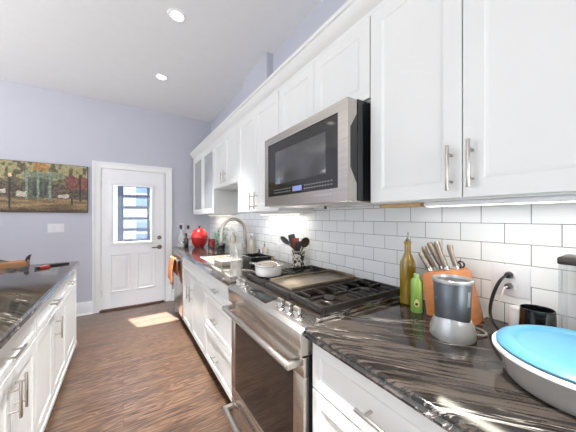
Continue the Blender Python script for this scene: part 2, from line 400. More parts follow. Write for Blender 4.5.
XU = .93                                    # face of the upper doors
XC = XW + .009                              # backs of the cabinets
ZT = 2.25                                   # top of the upper boxes
def upper(label, ya, yb, z0, z1, doors, name='upper_cabinet', glass=False, side_low=None):
    t = thing(name, label, 'cabinet', (XC, (ya + yb) / 2, z0))
    xb = XU + .021
    if not glass:
        MB().box(xb, XW - .0005, ya + .001, yb - .001, z0, z1, .0015).build('body', M['cab'], t)
    else:
        mb = MB(); k = .018
        mb.box(xb, XW - .0005, ya + .001, ya + k, z0, z1).box(xb, XW - .0005, yb - k, yb - .001, z0, z1)
        mb.box(xb, XW - .0005, ya + k, yb - k, z0, z0 + k).box(xb, XW - .0005, ya + k, yb - k, z1 - k, z1).box(XW - .012, XW - .0005, ya + k, yb - k, z0 + k, z1 - k)
        mb.build('body', M['cab'], t)
        for q in (.33, .66):
            zz = z0 + (z1 - z0) * q
            MB().box(xb + .02, XW - .014, ya + k + .001, yb - k - .001, zz, zz + .016, .001).build('shelf', M['cabin'], t)
    for (a, b, hy, hz, hl) in doors:
        d = shaker('glass_door' if glass else 'door', t, XU, -1, a, b, z0 + .004, min(z1, ZT) - .012, glass=M['cabglass'] if glass else None)
        if hy is not None: bar_pull(d, XU, -1, hy, hz, hl, 'z')
    return t
ZB = 1.387
near = upper('tall white upper cabinet right of the microwave, two plain doors', .012, .752, ZB, ZT, [(.383, .752, .415, 1.492, .15), (.012, .383, .354, 1.497, .15)])
upper('white upper cabinet at the right edge of the photo, partly cut off', -.73, .010, ZB, ZT, [(-.36, .010, None, 0, 0), (-.73, -.36, None, 0, 0)])
upper('short white cabinet above the microwave', .754, 1.552, 1.864, ZT, [(1.153, 1.552, None, 0, 0), (.754, 1.153, None, 0, 0)])
upper('tall white upper cabinet left of the microwave, paired handles near its foot', 1.554, 2.325, 1.372, ZT, [(1.94, 2.325, 1.985, 1.465, .14), (1.554, 1.94, 1.895, 1.465, .14)])
upper('short raised white cabinet over the sink and faucet', 2.327, 3.098, 1.668, ZT, [(2.713, 3.098, 2.758, 1.765, .13), (2.327, 2.713, 2.668, 1.765, .13)])
upper('white cabinet with two frosted glass doors at the far end', 3.10, 4.19, 1.372, ZT, [(3.10, 3.645, None, 0, 0), (3.645, 4.19, None, 0, 0)], 'glass_front_cabinet', True)
# crown moulding along all of them
cp = [(XW - .001, ZT + .001), (XU + .016, ZT + .001), (XU + .012, ZT + .018), (XU - .004, ZT + .03), (XU - .022, ZT + .052), (XU - .034, ZT + .075), (XU - .045, ZT + .08), (XU - .045, ZT + .1), (XW - .001, ZT + .1)]
cm = MB().poly(cp, 'y', -.75, 4.235)
tag(cm.build('crown_molding', M['cab'], base=(XU, 2, ZT)), 'long white crown molding running along the tops of the upper cabinets', 'molding')
# light strips under the cabinets
def strip(label, y0, y1, z, x0, x1, power, raceway=False):
    t = thing('under_cabinet_light', label, 'light', ((x0 + x1) / 2, (y0 + y1) / 2, z))
    MB().box(x0, x1, y0, y1, z - .016, z - .0005, .002).build('housing', M['trim'], t)
    MB().box(x0 + .006, x1 - .006, y0 + .008, y1 - .008, z - .0185, z - .015).build('lens', M['ledstrip'], t)
    lamp('strip_lamp', 'AREA', ((x0 + x1) / 2, (y0 + y1) / 2, z - .024), (0, 0, 0), power, (1, .93, .8), shape='RECTANGLE', size=x1 - x0, size_y=y1 - y0)
strip('slim light strip glowing under the cabinet at right', -.55, .54, ZB, .985, 1.025, 2.6)
strip('slim light strip under the glass front cabinet', 3.15, 4.1, 1.372, 1.14, 1.19, 1.2)
strip('slim light strip under the tall cabinet left of the microwave', 1.65, 2.28, 1.372, 1.14, 1.19, 1.6)
tag(MB().box(.99, 1.03, .555, .748, ZB - .016, ZB - .0005, .001).build('wooden_batten', M['ply'], base=(1.01, .65, ZB)), 'small bare wooden batten under the upper cabinet right of the microwave', 'batten')

# ------------------------------------------------------------------ base cabinets, right-hand run
XF = .600
def base_cab(label, ya, yb, fronts, name='base_cabinet', endpanel=False, top=.874):
    t = thing(name, label, 'cabinet', (.9, (ya + yb) / 2, 0))
    mb = MB().box(XF + .021, XW, ya + .001, yb - .001, .095, top, .001)
    if top < .87: mb.box(XF + .021, XF + .04, ya + .001, yb - .001, top, .874, .001).box(1.15, XW, ya + .001, yb - .001, top, .874, .001)
    mb.build('body', M['cab'], t)
    MB().box(XF + .055, XW, ya + .001, yb - .001, 0, .095).build('toe_kick', M['walnut'], t)
    for (kind, a, b, z0, z1, hy, hz, hl, ax) in fronts:
        d = shaker(kind, t, XF, -1, a, b, z0, z1, rail=.05 if kind == 'door' else .042)
        if hy is not None: bar_pull(d, XF, -1, hy, hz, hl, ax)
    return t
base_cab('white base cabinet under the near counter, right of the range', -.55, .757,
         [('drawer', .115, .755, .685, .862, .435, .765, .16, 'y'), ('door', .435, .755, .10, .682, .475, .58, .15, 'z'), ('door', .115, .435, .10, .682, .395, .58, .15, 'z'),
          ('drawer', -.55, .112, .685, .862, -.21, .765, .16, 'y'), ('door', -.55, .112, .10, .682, -.5, .58, .15, 'z')])
base_cab('white three-drawer base cabinet between the range and the sink', 1.548, 2.27,
         [('drawer', 1.55, 2.268, .685, .862, 1.93, .765, .13, 'y'), ('drawer', 1.55, 2.268, .395, .682, 1.93, .53, .13, 'y'), ('drawer', 1.55, 2.268, .10, .392, 1.93, .235, .13, 'y')], top=.69)
base_cab('white sink base cabinet beside the dishwasher, two doors below a false front', 2.27, 3.238,
         [('false_front', 2.272, 3.236, .70, .862, None, 0, 0, 'y'), ('door', 2.80, 3.236, .10, .697, 2.875, .53, .15, 'z'), ('door', 2.272, 2.80, .10, .697, 2.74, .53, .15, 'z')], 'sink_cabinet', top=.69)

# dishwasher
t = thing('dishwasher', 'stainless dishwasher at the far end of the counter', 'dishwasher', (.9, 3.53, 0))
MB().box(XF + .03, XW, 3.242, 3.835, .09, .87).build('body', M['black'], t)
MB().box(XF + .07, XW, 3.242, 3.835, 0, .09).build('toe_kick', M['black'], t)
d = MB().box(XF - .006, XF + .03, 3.243, 3.834, .10, .868, .004).build('door', M['ssz'], t)
MB().cyl((XF - .052, 3.30, .80), (XF - .052, 3.78, .80), .011, bev=.002).cyl((XF - .006, 3.33, .80), (XF - .052, 3.33, .80), .008).cyl((XF - .006, 3.75, .80), (XF - .052, 3.75, .80), .008).build('bar_handle', M['nickel'], d)
MB().box(XF + .004, XW, 3.836, 3.85, 0, .874, .001).build('end_panel', M['cab'], t)

# ------------------------------------------------------------------ counters
ZK = .915
def edge(x0, s=1):      # double-rounded front edge, x0 = outermost, s = +1 when the slab extends to +x
    z = ZK
    p = [(.016, z), (.008, z - .002), (.002, z - .008), (.002, z - .013), (.007, z - .018), (.004, z - .022), (0, z - .028), (.001, z - .034), (.006, z - .0395), (.016, z - .041)]
    return [(x0 + s * a, b) for a, b in p]
XE = .567
e = edge(XE)
ct = MB().poly(e + [(XW - .001, ZK - .041), (XW - .001, ZK)], 'y', -.6, .7615)
tag(ct.build('countertop', M['granite'], base=(.9, .1, ZK)), 'dark veined granite countertop right of the range', 'countertop')
SX0, SX1, SY0, SY1 = .665, 1.075, 2.10, 2.82       # sink cut-out
ct = MB().poly(e + [(SX0, ZK - .041), (SX0, ZK)], 'y', 1.552, 3.87)
ct.box(SX0, XW - .001, 1.552, SY0, ZK - .041, ZK).box(SX0, XW - .001, SY1, 3.87, ZK - .041, ZK).box(SX1, XW - .001, SY0, SY1, ZK - .041, ZK)
tag(ct.build('countertop', M['granite'], base=(.9, 2.7, ZK)), 'dark granite countertop around the sink, reaching towards the door', 'countertop')
# sink
t = thing('sink', 'stainless undermount sink set in the counter left of the range', 'sink', (.87, 2.35, ZK - .041))
sb = MB(); q = .004; zb = ZK - .21; zt = ZK - .0415
sb.box(SX0 - .012, SX0 + q, SY0 - .012, SY1 + .012, zb, zt).box(SX1 - q, SX1 + .012, SY0 - .012, SY1 + .012, zb, zt)
sb.box(SX0 + q, SX1 - q, SY0 - .012, SY0 + q, zb, zt).box(SX0 + q, SX1 - q, SY1 - q, SY1 + .012, zb, zt).box(SX0 - .012, SX1 + .012, SY0 - .012, SY1 + .012, zb - .006, zb)
sb.build('basin', brushed('sink_steel', (215, 212, 205), .3, 'y'), t)
MB().lathe([(0, .001), (.03, .001), (.042, .003), (.044, 0)], (.87, 2.31, zb), 28, cap=False).build('drain', M['chrome'], t)

# ------------------------------------------------------------------ range
RY0, RY1 = .768, 1.545; XR = .555
t = rng = thing('gas_range', 'stainless slide-in gas range with griddle between the counters', 'range', (.9, (RY0 + RY1) / 2, 0))
MB().box(.60, 1.245, RY0 + .006, RY1 - .002, .03, .89, .002).build('body', M['black'], t)
for yy in (RY0 + .05, RY1 - .05):
    for xx in (.68, 1.2): MB().cyl((xx, yy, 0), (xx, yy, .032), .018, seg=14).build('foot', M['black'], t)
# control panel with sloping top
MB().poly([(.668, .922), (.575, .905), (XR, .893), (XR - .003, .885), (XR + .004, .803), (.60, .80), (.668, .80)], 'y', RY0, RY1, .0015).build('control_panel', M['ss'], t)
sl = (.922 - .905) / (.668 - .575)
def onpanel(x): return .905 + (x - .575) * sl
pn = MB().box(-.030, .030, -.115, .115, 0, .003, .001)
pn.xf(Matrix.Translation((.612, 1.215, onpanel(.612))) @ Matrix.Rotation(-math.atan(sl), 4, 'Y')); pn.build('touch_display', M['glassblk'], t)
for yy in (.853, .92, .985, 1.415, 1.482):
    base = Vector((.607, yy, onpanel(.607))); ax = Vector((-sl, 0, 1)).normalized()
    k = MB().lathe([(.0, 0), (.024, 0), (.024, .006), (.0185, .009), (.0185, .034), (.017, .037), (0, .037)], base, 28, axis=ax).build('knob', M['chrome'], t)
    g = MB().box(-.0215, .0215, -.006, .006, .026, .048, .002)
    g.xf(Matrix.Translation(base) @ Vector((0, 0, 1)).rotation_difference(ax).to_matrix().to_4x4() @ Matrix.Rotation(R(90), 4, 'Z'))
    g.build('grip', M['nickel'], k)
# oven door
XD = .574
dm = MB().box(XD, .60, RY0 + .006, RY1 - .003, .715, .79, .003).box(XD, .60, RY0 + .006, RY1 - .003, .20, .27, .003)
dm.box(XD, .60, RY0 + .006, RY0 + .075, .27, .715, .001).box(XD, .60, RY1 - .065, RY1 - .003, .27, .715, .001)
od = dm.build('oven_door', M['ss'], t)
MB().box(XD + .0015, .595, RY0 + .075, RY1 - .065, .27, .715).build('oven_window', M['glassblk'], od)
def oven_handle(parent, z, xh, xf, r=.0145):
    a, b = RY0 + .03, RY1 - .03
    mb = MB().cyl((xh, a - .005, z), (xh, b + .005, z), r, seg=22, bev=.003)
    for yy in (a, b): mb.box(xh - .010, xf + .001, yy - .013, yy + .013, z - .013, z + .013, .004)
    mb.build('tube_handle', M['nickel'], parent)
oven_handle(od, .770, .518, XD)
dw = MB().box(XD + .001, .60, RY0 + .006, RY1 - .003, .05, .193, .003).build('warming_drawer', M['ss'], t)
oven_handle(dw, .150, .522, XD)
# cooktop deck
MB().box(.668, 1.245, RY0, RY1, .885, .928, .003).build('cooktop_deck', M['deck'], t)
MB().box(.640, 1.25, RY0 - .006, RY0 + .012, .9165, .930, .002).build('side_trim', M['chrome'], t)
MB().box(1.222, 1.256, RY0, RY1, .905, .945, .003).build('back_guard', M['ss'], t)
W3 = (RY1 - RY0 - .02) / 3
def grate(a, b):
    mb = MB(); x0, x1 = .676, 1.216; zt = .962; h = .015
    for xx in (x0, x1 - .014): mb.box(xx, xx + .014, a, b, zt - .026, zt, .003)
    for yy in (a, b - .014): mb.box(x0, x1, yy, yy + .014, zt - .026, zt, .003)
    for xx in (x0, x1 - .016):
        for yy in (a, b - .016): mb.box(xx, xx + .016, yy, yy + .016, .927, zt - .01, .002)
    ym = (a + b) / 2
    mb.box((x0 + x1) / 2 - .006, (x0 + x1) / 2 + .006, a, b, zt - h, zt, .003)
    for cx in (x0 + .145, x1 - .145):
        for k in range(8):
            an = k * math.pi / 4 + math.pi / 8
            mb.box(cx - .135, cx + .135, 0, 0, 0, 0) if False else None
        for s in (-1, 1):
            mb.box(cx + s * .035, cx + s * .135, ym - .005, ym + .005, zt - h, zt, .002)
            for dxx in (-.085, 0, .085):
                yy0, yy1 = (a, ym - .035) if s < 0 else (ym + .035, b)
                mb.box(cx + dxx - .005, cx + dxx + .005, yy0 + (.0), yy1, zt - h, zt, .002)
    return mb
bounds = [(RY0 + .008, RY0 + .008 + W3), (RY0 + .01 + W3, RY0 + .01 + 2 * W3), (RY0 + .012 + 2 * W3, RY1 - .008)]
grate(*bounds[0]).build('burner_grate', M['iron'], t); grate(*bounds[2]).build('burner_grate', M['iron'], t)
a, b = bounds[1]
gm = MB().box(.676, 1.216, a + .002, b - .002, .928, .958, .003)
gm.build('griddle_frame', M['iron'], t)
gp = MB().box(.70, 1.15, a + .016, b - .016, .958, .968, .004).box(.70, 1.15, a + .012, a + .02, .958, .978, .002).box(.70, 1.15, b - .02, b - .012, .958, .978, .002).box(1.15, 1.158, a + .012, b - .012, .958, .985, .002)
gp.build('griddle_plate', M['griddle'], t)
for (a, b) in (bounds[0], bounds[2]):
    for cx in (.821, 1.071):
        br_ = MB().lathe([(.052, .928), (.052, .936), (.044, .942), (0, .942)], (cx, (a + b) / 2, 0), 28).build('burner', M['deck'], t)
        MB().lathe([(0, .9425), (.036, .9425), (.036, .948), (.03, .951), (0, .951)], (cx, (a + b) / 2, 0), 28).build('burner_cap', M['iron'], br_)

# ------------------------------------------------------------------ microwave
MX, MY0, MY1, MZ0, MZ1 = .815, .776, 1.545, 1.402, 1.852
t = thing('microwave', 'stainless over-the-range microwave hung above the stove', 'microwave', (1.0, (MY0 + MY1) / 2, MZ0))
MB().box(MX + .064, XW - .0005, MY0 + .002, MY1 - .002, MZ0 + .004, MZ1 + .008, .003).build('body', M['gloss'], t)
dm = MB(); gy0, gy1, gz0, gz1 = MY0 + .062, MY1 - .048, 1.463, 1.796
gz1 = 1.805
# door frame as a ring with a cut-back side pocket on the right edge
dm.box(MX, MX + .045, MY0 + .03, gy0, MZ0, MZ1).box(MX, MX + .045, gy1, MY1, MZ0, MZ1).box(MX, MX + .045, gy0, gy1, MZ0, gz0).box(MX, MX + .045, gy0, gy1, gz1, MZ1)
side = [(MX, MZ0), (MX + .055, MZ0), (MX + .055, 1.478), (MX + .014, 1.55), (MX + .014, 1.725), (MX + .055, 1.79), (MX + .055, MZ1), (MX, MZ1)]
dm.poly(side, 'y', MY0, MY0 + .03)
mdoor = dm.build('door', M['ss'], t, smooth=False)
MB().box(MX + .012, MX + .062, MY0 + .004, MY0 + .028, 1.47, 1.80).build('handle_pocket', M['gloss'], mdoor)
MB().box(MX + .004, MX + .04, gy0, gy1, gz0, gz1).build('door_glass', M['glassblk'], mdoor)
MB().box(MX + .0025, MX + .006, .925, 1.406, 1.539, 1.744, .001).build('viewing_window', M['mwwin'], mdoor)
MB().box(MX + .0025, MX + .006, 1.122, 1.211, 1.478, 1.507, .001).build('display', M['display'], mdoor)
for row in range(2):
    lg = MB()
    for i in range(9):
        yy = 1.235 + i * .022
        lg.box(MX + .003, MX + .005, yy, yy + .012, 1.482 + row * .017, 1.487 + row * .017)
    lg.build('button_legend', M['legend'], mdoor)
    lg = MB()
    for i in range(11):
        yy = 1.10 - i * .021
        lg.box(MX + .003, MX + .005, yy - .012, yy, 1.482 + row * .017, 1.488 + row * .017)
    lg.build('button_legend', M['legend'], mdoor)
lg = MB()
for i, (wd, hh) in enumerate(((.006, .011), (.004, .011), (.007, .009), (.006, .012), (.007, .009), (.007, .012), (.007, .009), (.008, .012), (.004, .011), (.008, .011))):
    lg.box(MX - .0008, MX + .002, 1.005 - i * .0125 - wd, 1.005 - i * .0125, 1.432, 1.432 + hh)
lg.build('maker_lettering', M['chrome'], mdoor)
bt = MB().box(MX + .03, XW - .003, MY0 + .01, MY1 - .01, MZ0 - .006, MZ0 + .004, .002)
bt.build('underside_panel', M['ss'], t)
for yy in (.98, 1.34):
    MB().box(1.10, 1.18, yy - .05, yy + .05, MZ0 - .008, MZ0 - .005, .001).build('lamp_lens', M['white'], t)
MB().cyl((1.06, 1.20, MZ0 - .006), (1.06, 1.20, MZ0 - .022), .008, seg=14).build('latch_knob', M['black'], t)

# ------------------------------------------------------------------ island on the left
XI = -.398; ZI = .885; YI = 3.27; IX0 = -1.32
t = isl = thing('island_cabinet', 'long white island cabinet with drawers over doors, left of the aisle', 'cabinet', (-.85, 1.6, 0))
MB().box(IX0 + .03, XI - .021, -.4, YI, .085, ZI - .042, .001).build('body', M['cab'], t)
MB().box(IX0 + .06, XI - .035, -.36, YI - .03, 0, .085).build('toe_kick', M['cab'], t)
MB().box(IX0 + .03, XI, YI - .0, YI + .018, .085, ZI - .042, .001).build('end_panel', M['cab'], t)
MB().box(XI - .022, XI + .004, -.4, YI + .018, .06, .10, .004).build('base_rail', M['cab'], t)
def isl_unit(a, b, nd, hy_d, doors):
    d = shaker('drawer', t, XI, 1, a, b, .68, ZI - .052, rail=.038)
    for hy in hy_d: bar_pull(d, XI, 1, hy, .763, .15, 'y', .036)
    for (p, q, hy) in doors:
        dd = shaker('door', t, XI, 1, p, q, .105, .677)
        if hy is not None: bar_pull(dd, XI, 1, hy, .562, .15, 'z', .036)
isl_unit(1.10, 1.90, 1, [1.50], [(1.10, 1.535, 1.502), (1.535, 1.90, 1.575)])
isl_unit(1.90, 2.76, 1, [2.26], [(1.90, 2.30, None), (2.30, 2.76, 2.345)])
isl_unit(2.76, YI, 1, [2.86], [(2.76, YI, None)])
isl_unit(.30, 1.10, 1, [.70], [(.30, .70, .66), (.70, 1.10, .74)])
isl_unit(-.40, .30, 1, [0], [(-.40, .30, .25)])
XIE = -.372
ep = [(a - XE, b - ZK + ZI) for a, b in e]
ip = [(XIE - a, b) for a, b in ep] + [(IX0, ZI - .041), (IX0, ZI)]
tag(MB().poly(ip, 'y', -.43, YI + .035).build('countertop', M['granite'], base=(-.85, 1.5, ZI)), 'dark granite island countertop at the left', 'countertop')

# ------------------------------------------------------------------ outside the door
M['siding'] = NT('pale_blue_siding')
def m_siding():
    t = M['siding']; g = t.add('ShaderNodeNewGeometry'); sp = t.add('ShaderNodeSeparateXYZ'); t.link(g.outputs['Position'], sp.inputs[0])
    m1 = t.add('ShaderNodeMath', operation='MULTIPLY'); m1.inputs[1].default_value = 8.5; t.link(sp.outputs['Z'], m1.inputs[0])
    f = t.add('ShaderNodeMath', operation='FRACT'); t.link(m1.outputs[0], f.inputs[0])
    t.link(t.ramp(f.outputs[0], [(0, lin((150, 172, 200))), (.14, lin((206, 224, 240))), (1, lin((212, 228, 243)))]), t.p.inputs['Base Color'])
    t.p.inputs['Roughness'].default_value = .8; M['siding'] = t.m
m_siding()
M['navy'] = mat('navy_painted_iron', (18, 27, 46), .5, .2, var=.3, nscale=40)
M['bluepane'] = mat('dark_blue_window_glass', (92, 122, 162), .2, var=.1, coat=.5)
M['concrete'] = mat('grey_concrete', (120, 120, 118), .9, var=.08)
struct(MB().box(-6, 6, YF + .141, 12, -.3, -.05), 'ground', M['concrete'])
t = thing('neighbouring_house', 'pale blue sided house with dark windows seen through the door glass', 'house', (0, 8.2, -.05))
MB().box(-5, 5, 8.2, 9.2, -.05, 3.5).build('siding_wall', M['siding'], t)
def hwin(x0, x1, z0, z1):
    f = MB().box(x0 - .08, x1 + .08, 8.15, 8.2, z0 - .08, z1 + .08, .01).build('window', M['trim'], t)
    MB().box(x0, x1, 8.14, 8.16, z0, (z0 + z1) / 2 - .02).box(x0, x1, 8.14, 8.16, (z0 + z1) / 2 + .02, z1).build('pane', M['bluepane'], f)
hwin(.28, .95, .55, 1.25); hwin(.28, .95, 1.62, 2.35); hwin(-.85, -.35, .2, 1.0)
t = thing('iron_fire_stair', 'dark blue iron stair with open treads just outside the door glass', 'stair', (.1, 5.3, -.05))
MB().box(-.09, -.0, 5.25, 5.33, -.05, 2.45, .004).build('upright', M['navy'], t)
MB().box(.36, .40, 5.25, 5.31, -.05, 2.30, .004).build('upright', M['navy'], t)
for k in range(8):
    z = .70 + k * .195
    mb = MB().box(0, .36, 5.24, 5.34, z, z + .046, .003)
    for i in range(6): mb.box(.02 + i * .058, .045 + i * .058, 5.24, 5.25, z + .046, z + .064)
    mb.build('tread', M['navy'], t)

# ------------------------------------------------------------------ far wall: painting, switch plates
def paint(u, v):
    """colours of the canvas, u across 0..1 (right edge = 1), v up 0..1 : an old street cafe under trees"""
    def h(a, b): 
        x = math.sin(a * 127.1 + b * 311.7) * 43758.5453; return x - math.floor(x)
    def n(a, b):
        i, j = math.floor(a), math.floor(b); fx, fy = a - i, b - j; fx, fy = fx * fx * (3 - 2 * fx), fy * fy * (3 - 2 * fy)
        return (h(i, j) * (1 - fx) + h(i + 1, j) * fx) * (1 - fy) + (h(i, j + 1) * (1 - fx) + h(i + 1, j + 1) * fx) * fy
    mixc = lambda a, b, k: tuple(x * (1 - k) + y * k for x, y in zip(a, b))
    u += .006 * (n(u * 40, v * 30) - .5); v += .03 * (n(u * 50 + 5, v * 20) - .5)
    g = n(u * 95, v * 36); g2 = n(u * 34 + 9, v * 14); g3 = n(u * 17 + 3, v * 26)
    if v < .28: c = mixc((92, 74, 52), (168, 142, 102), n(u * 8 + v * 22, v * 30 - u * 6)); c = mixc(c, (58, 46, 36), max(0, (.10 - v) / .12))
    elif v < .58: c = mixc((52, 46, 40), (128, 110, 90), g * .8 + .2 * g3)
    else: c = mixc((64, 62, 46), (150, 142, 104), .5 * g2 + .5 * g)
    if v > .66 and g2 > .5: c = mixc(c, (182, 172, 124), .65)
    if u > .81 and .50 < v + .12 * (g2 - .5) < .78: c = mixc((96, 60, 54), (152, 94, 84), g)
    if .49 < u < .70 and .28 < v < .72: c = mixc((62, 66, 58), (120, 126, 108), g)
    if .545 < u < .662 and .31 < v < .62: c = mixc((42, 50, 50), (104, 104, 88), n(u * 120, v * 10))
    if .48 < u < .81 and .70 < v < .80: c = mixc((96, 108, 88), (142, 148, 120), g)
    if .55 < u < .67 and .84 < v: c = mixc((140, 104, 58), (190, 146, 84), g)
    for p in (.497, .586, .680):
        if abs(u - p) < .010 and .25 < v < .84: c = mixc((104, 124, 104), (150, 164, 142), g)
    for (a, b, q, z) in ((.422, .50, .31, .41), (.745, .838, .29, .37), (.30, .345, .36, .44)):
        if a < u < b and q < v < z: c = mixc((222, 216, 204), (176, 166, 150), g)
    for p, q, z in ((.374, .05, .72), (.934, .22, .78), (.862, .15, .30)):
        if abs(u - p) < .007 and q < v < z: c = mixc(c, (40, 36, 32), .85)
    if (u - .376) ** 2 / .00022 + (v - .72) ** 2 / .0022 < 1: c = (232, 196, 140)
    k = .84 + .30 * n(u * 150, v * 56)
    return tuple(min(255, x * k) for x in c)
px0, px1, pz0, pz1 = -1.60, -.411, 1.392, 2.022
t = thing('painting', 'wide oil painting of an old street cafe under trees, hung on the far wall', 'painting', ((px0 + px1) / 2, YF, pz0))
MB().box(px0, px1, YF - .030, YF - .0005, pz0, pz1, .002).build('stretcher', mat('dark_canvas_edge', (44, 36, 30), .7), t)
nx, nz = 240, 110
me = bpy.data.meshes.new('canvas'); vs = []; fs = []; cols = []
for j in range(nz + 1):
    for i in range(nx + 1): vs.append((px0 + .004 + (px1 - px0 - .008) * i / nx - t.location.x, -.0308, .004 + (pz1 - pz0 - .008) * j / nz))
for j in range(nz):
    for i in range(nx):
        a = j * (nx + 1) + i; fs.append((a, a + 1, a + nx + 2, a + nx + 1)); cols.append(lin(paint(1 - (1 - (i + .5) / nx) * 1.0, (j + .5) / nz)))
me.from_pydata(vs, [], fs); ca = me.color_attributes.new('paint', 'FLOAT_COLOR', 'CORNER')
for p in me.polygons:
    for li in p.loop_indices: ca.data[li].color = (*cols[p.index], 1)
pm = NT('oil_paint'); at = pm.add('ShaderNodeAttribute', attribute_name='paint'); pm.link(at.outputs[0], pm.p.inputs['Base Color']); pm.p.inputs['Roughness'].default_value = .5
pm.bump(pm.noise(pm.coord(), 180, 3), .2, .002)
me.materials.append(pm.m); o = bpy.data.objects.new('canvas', me); C.objects.link(o); o.parent = t
def plate(loc, axis, w_, h_, label, gangs, name='switch_plate', cat='switch plate'):
    """wall plate; axis 'y' = on the far wall, 'x' = on the right wall"""
    t = thing(name, label, cat, loc)
    x, y, z = loc
    def bx(u0, u1, d0, d1, v0, v1, b): 
        return MB().box(x + u0, x + u1, y - d1, y - d0, z + v0, z + v1, b) if axis == 'y' else MB().box(x - d1, x - d0, y + u0, y + u1, z + v0, z + v1, b)
    bx(-w_ / 2, w_ / 2, .0003, .006, -h_ / 2, h_ / 2, .002).build('plate', M['plate'], t)
    for g, kind in gangs:
        if kind == 'rocker': bx(g - .016, g + .016, .004, .0095, -.033, .033, .001).build('rocker', M['plate'], t)
        else:
            for zz in (-.021, .021):
                o = bx(g - .017, g + .017, .004, .0085, zz - .014, zz + .014, .003).build('socket', M['plate'], t)
                bx(g - .008, g - .005, .0080, .0088, zz - .004, zz + .006, 0).build('slot', M['black'], o)
    return t
plate((-.739, YF, 1.19), 'y', .165, .115, 'pale triple switch plate on the far wall below the painting', [(-.046, 'rocker'), (0, 'rocker'), (.046, 'rocker')])
plate((.80, YF, 1.175), 'y', .075, .115, 'white switch plate on the wall just right of the door', [(0, 'rocker')])
plate((XW, .352, 1.085), 'x', .118, .118, 'white outlet plate on the tiles above the black cup, two cords plugged in', [(.0, 'outlet')], 'outlet_plate', 'outlet')
plate((XW, 2.085, 1.02), 'x', .075, .115, 'white outlet plate on the tiles left of the utensil crock', [(0, 'outlet')], 'outlet_plate', 'outlet')

# ------------------------------------------------------------------ things on the near counter
M['oliveglass'] = mat('olive_green_glass', (140, 114, 20), .06, var=.15, nscale=14, coat=1)
M['greencan'] = mat('green_bottle', (150, 190, 92), .3, var=.05, coat=.3)
M['palegreen'] = mat('pale_green_cap', (176, 206, 140), .35)
M['avoskin'] = mat('avocado_green', (58, 100, 40), .4); M['avoflesh'] = mat('avocado_flesh', (216, 222, 140), .4); M['pit'] = mat('avocado_pit', (120, 72, 36), .4)
M['blockwood'] = mat('orange_beech', (208, 134, 82), .4, var=.12, nscale=14, stretch=(1, 1, 6))
M['steelhandle'] = mat('satin_steel_handle', (150, 138, 126), .32, .9, var=.12, nscale=40)
M['slate'] = mat('slate_grey_metallic', (98, 102, 106), .33, .55, var=.04)
M['silver'] = mat('silver_plastic', (188, 187, 185), .3, .5, var=.02)
M['cord'] = mat('grey_cord', (150, 148, 146), .5)
M['bluelid'] = mat('sky_blue_lid', (90, 156, 190), .35, var=.02)
M['tub'] = clear('milky_container_plastic', (248, 245, 240), .66, (226, 220, 212), .08, .15, fres=.3)
M['rimwhite'] = mat('milky_white_rim', (226, 224, 220), .35, var=.01)
M['clearp'] = clear('clear_plastic', (251, 251, 251), .93, (240, 240, 240), .03, .05, fres=.25)
M['brown'] = mat('dark_brown_lid', (44, 36, 30), .35)
# olive oil bottle
bx, by = 1.150, .708
t = thing('oil_bottle', 'tall olive green glass oil bottle with a steel pourer', 'bottle', (bx, by, ZK))
MB().lathe([(0, 0), (.032, 0), (.0355, .004), (.0355, .182), (.033, .2), (.022, .228), (.0155, .243), (.0145, .285), (.0165, .287), (.0165, .298), (.0, .299)], (bx, by, ZK), 36).build('glass_body', M['oliveglass'], t)
MB().lathe([(.011, .299), (.012, .303), (.006, .31), (.0, .31)], (bx, by, ZK), 20, cap=False).tube([(bx, by, ZK + .305), (bx, by, ZK + .325), (bx - .006, by - .006, ZK + .342)], [.005, .004, .003], 10).build('pourer', M['chrome'], t)
# green bottle with an avocado on it
bx, by = 1.078, .622
t = thing('avocado_oil_bottle', 'light green bottle with an avocado printed on it, beside the knife block', 'bottle', (bx, by, ZK))
MB().lathe([(0, 0), (.022, 0), (.024, .003), (.024, .128), (.021, .14), (.012, .15), (.0, .15)], (bx, by, ZK), 32).build('body', M['greencan'], t)
MB().lathe([(0, .1505), (.012, .1505), (.012, .167), (.0, .168)], (bx, by, ZK), 24).build('cap', M['palegreen'], t)
f = Vector((-bx, -by, 0)).normalized(); rt = Vector((f.y, -f.x, 0))
def decal(parent, name, m, cz, rx, rz, off, tip=0):
    mb = MB(); V = []
    for k in range(28):
        a_ = 2 * math.pi * k / 28; xx = rx * math.cos(a_) * (1 - .35 * tip * max(0, math.sin(a_))); zz = rz * math.sin(a_)
        ang = xx / .024; V.append(mb.b.verts.new(Vector((bx, by, ZK + cz + zz)) + (.024 + off) * (f * math.cos(ang) + rt * math.sin(ang))))
    mb.b.faces.new(V); return mb.build(name, m, parent, smooth=False)
decal(t, 'avocado_rind', M['avoskin'], .045, .0135, .022, .0008, 1); decal(t, 'avocado_flesh', M['avoflesh'], .045, .0115, .019, .0014, 1); decal(t, 'avocado_pit', M['pit'], .039, .0058, .0062, .002)
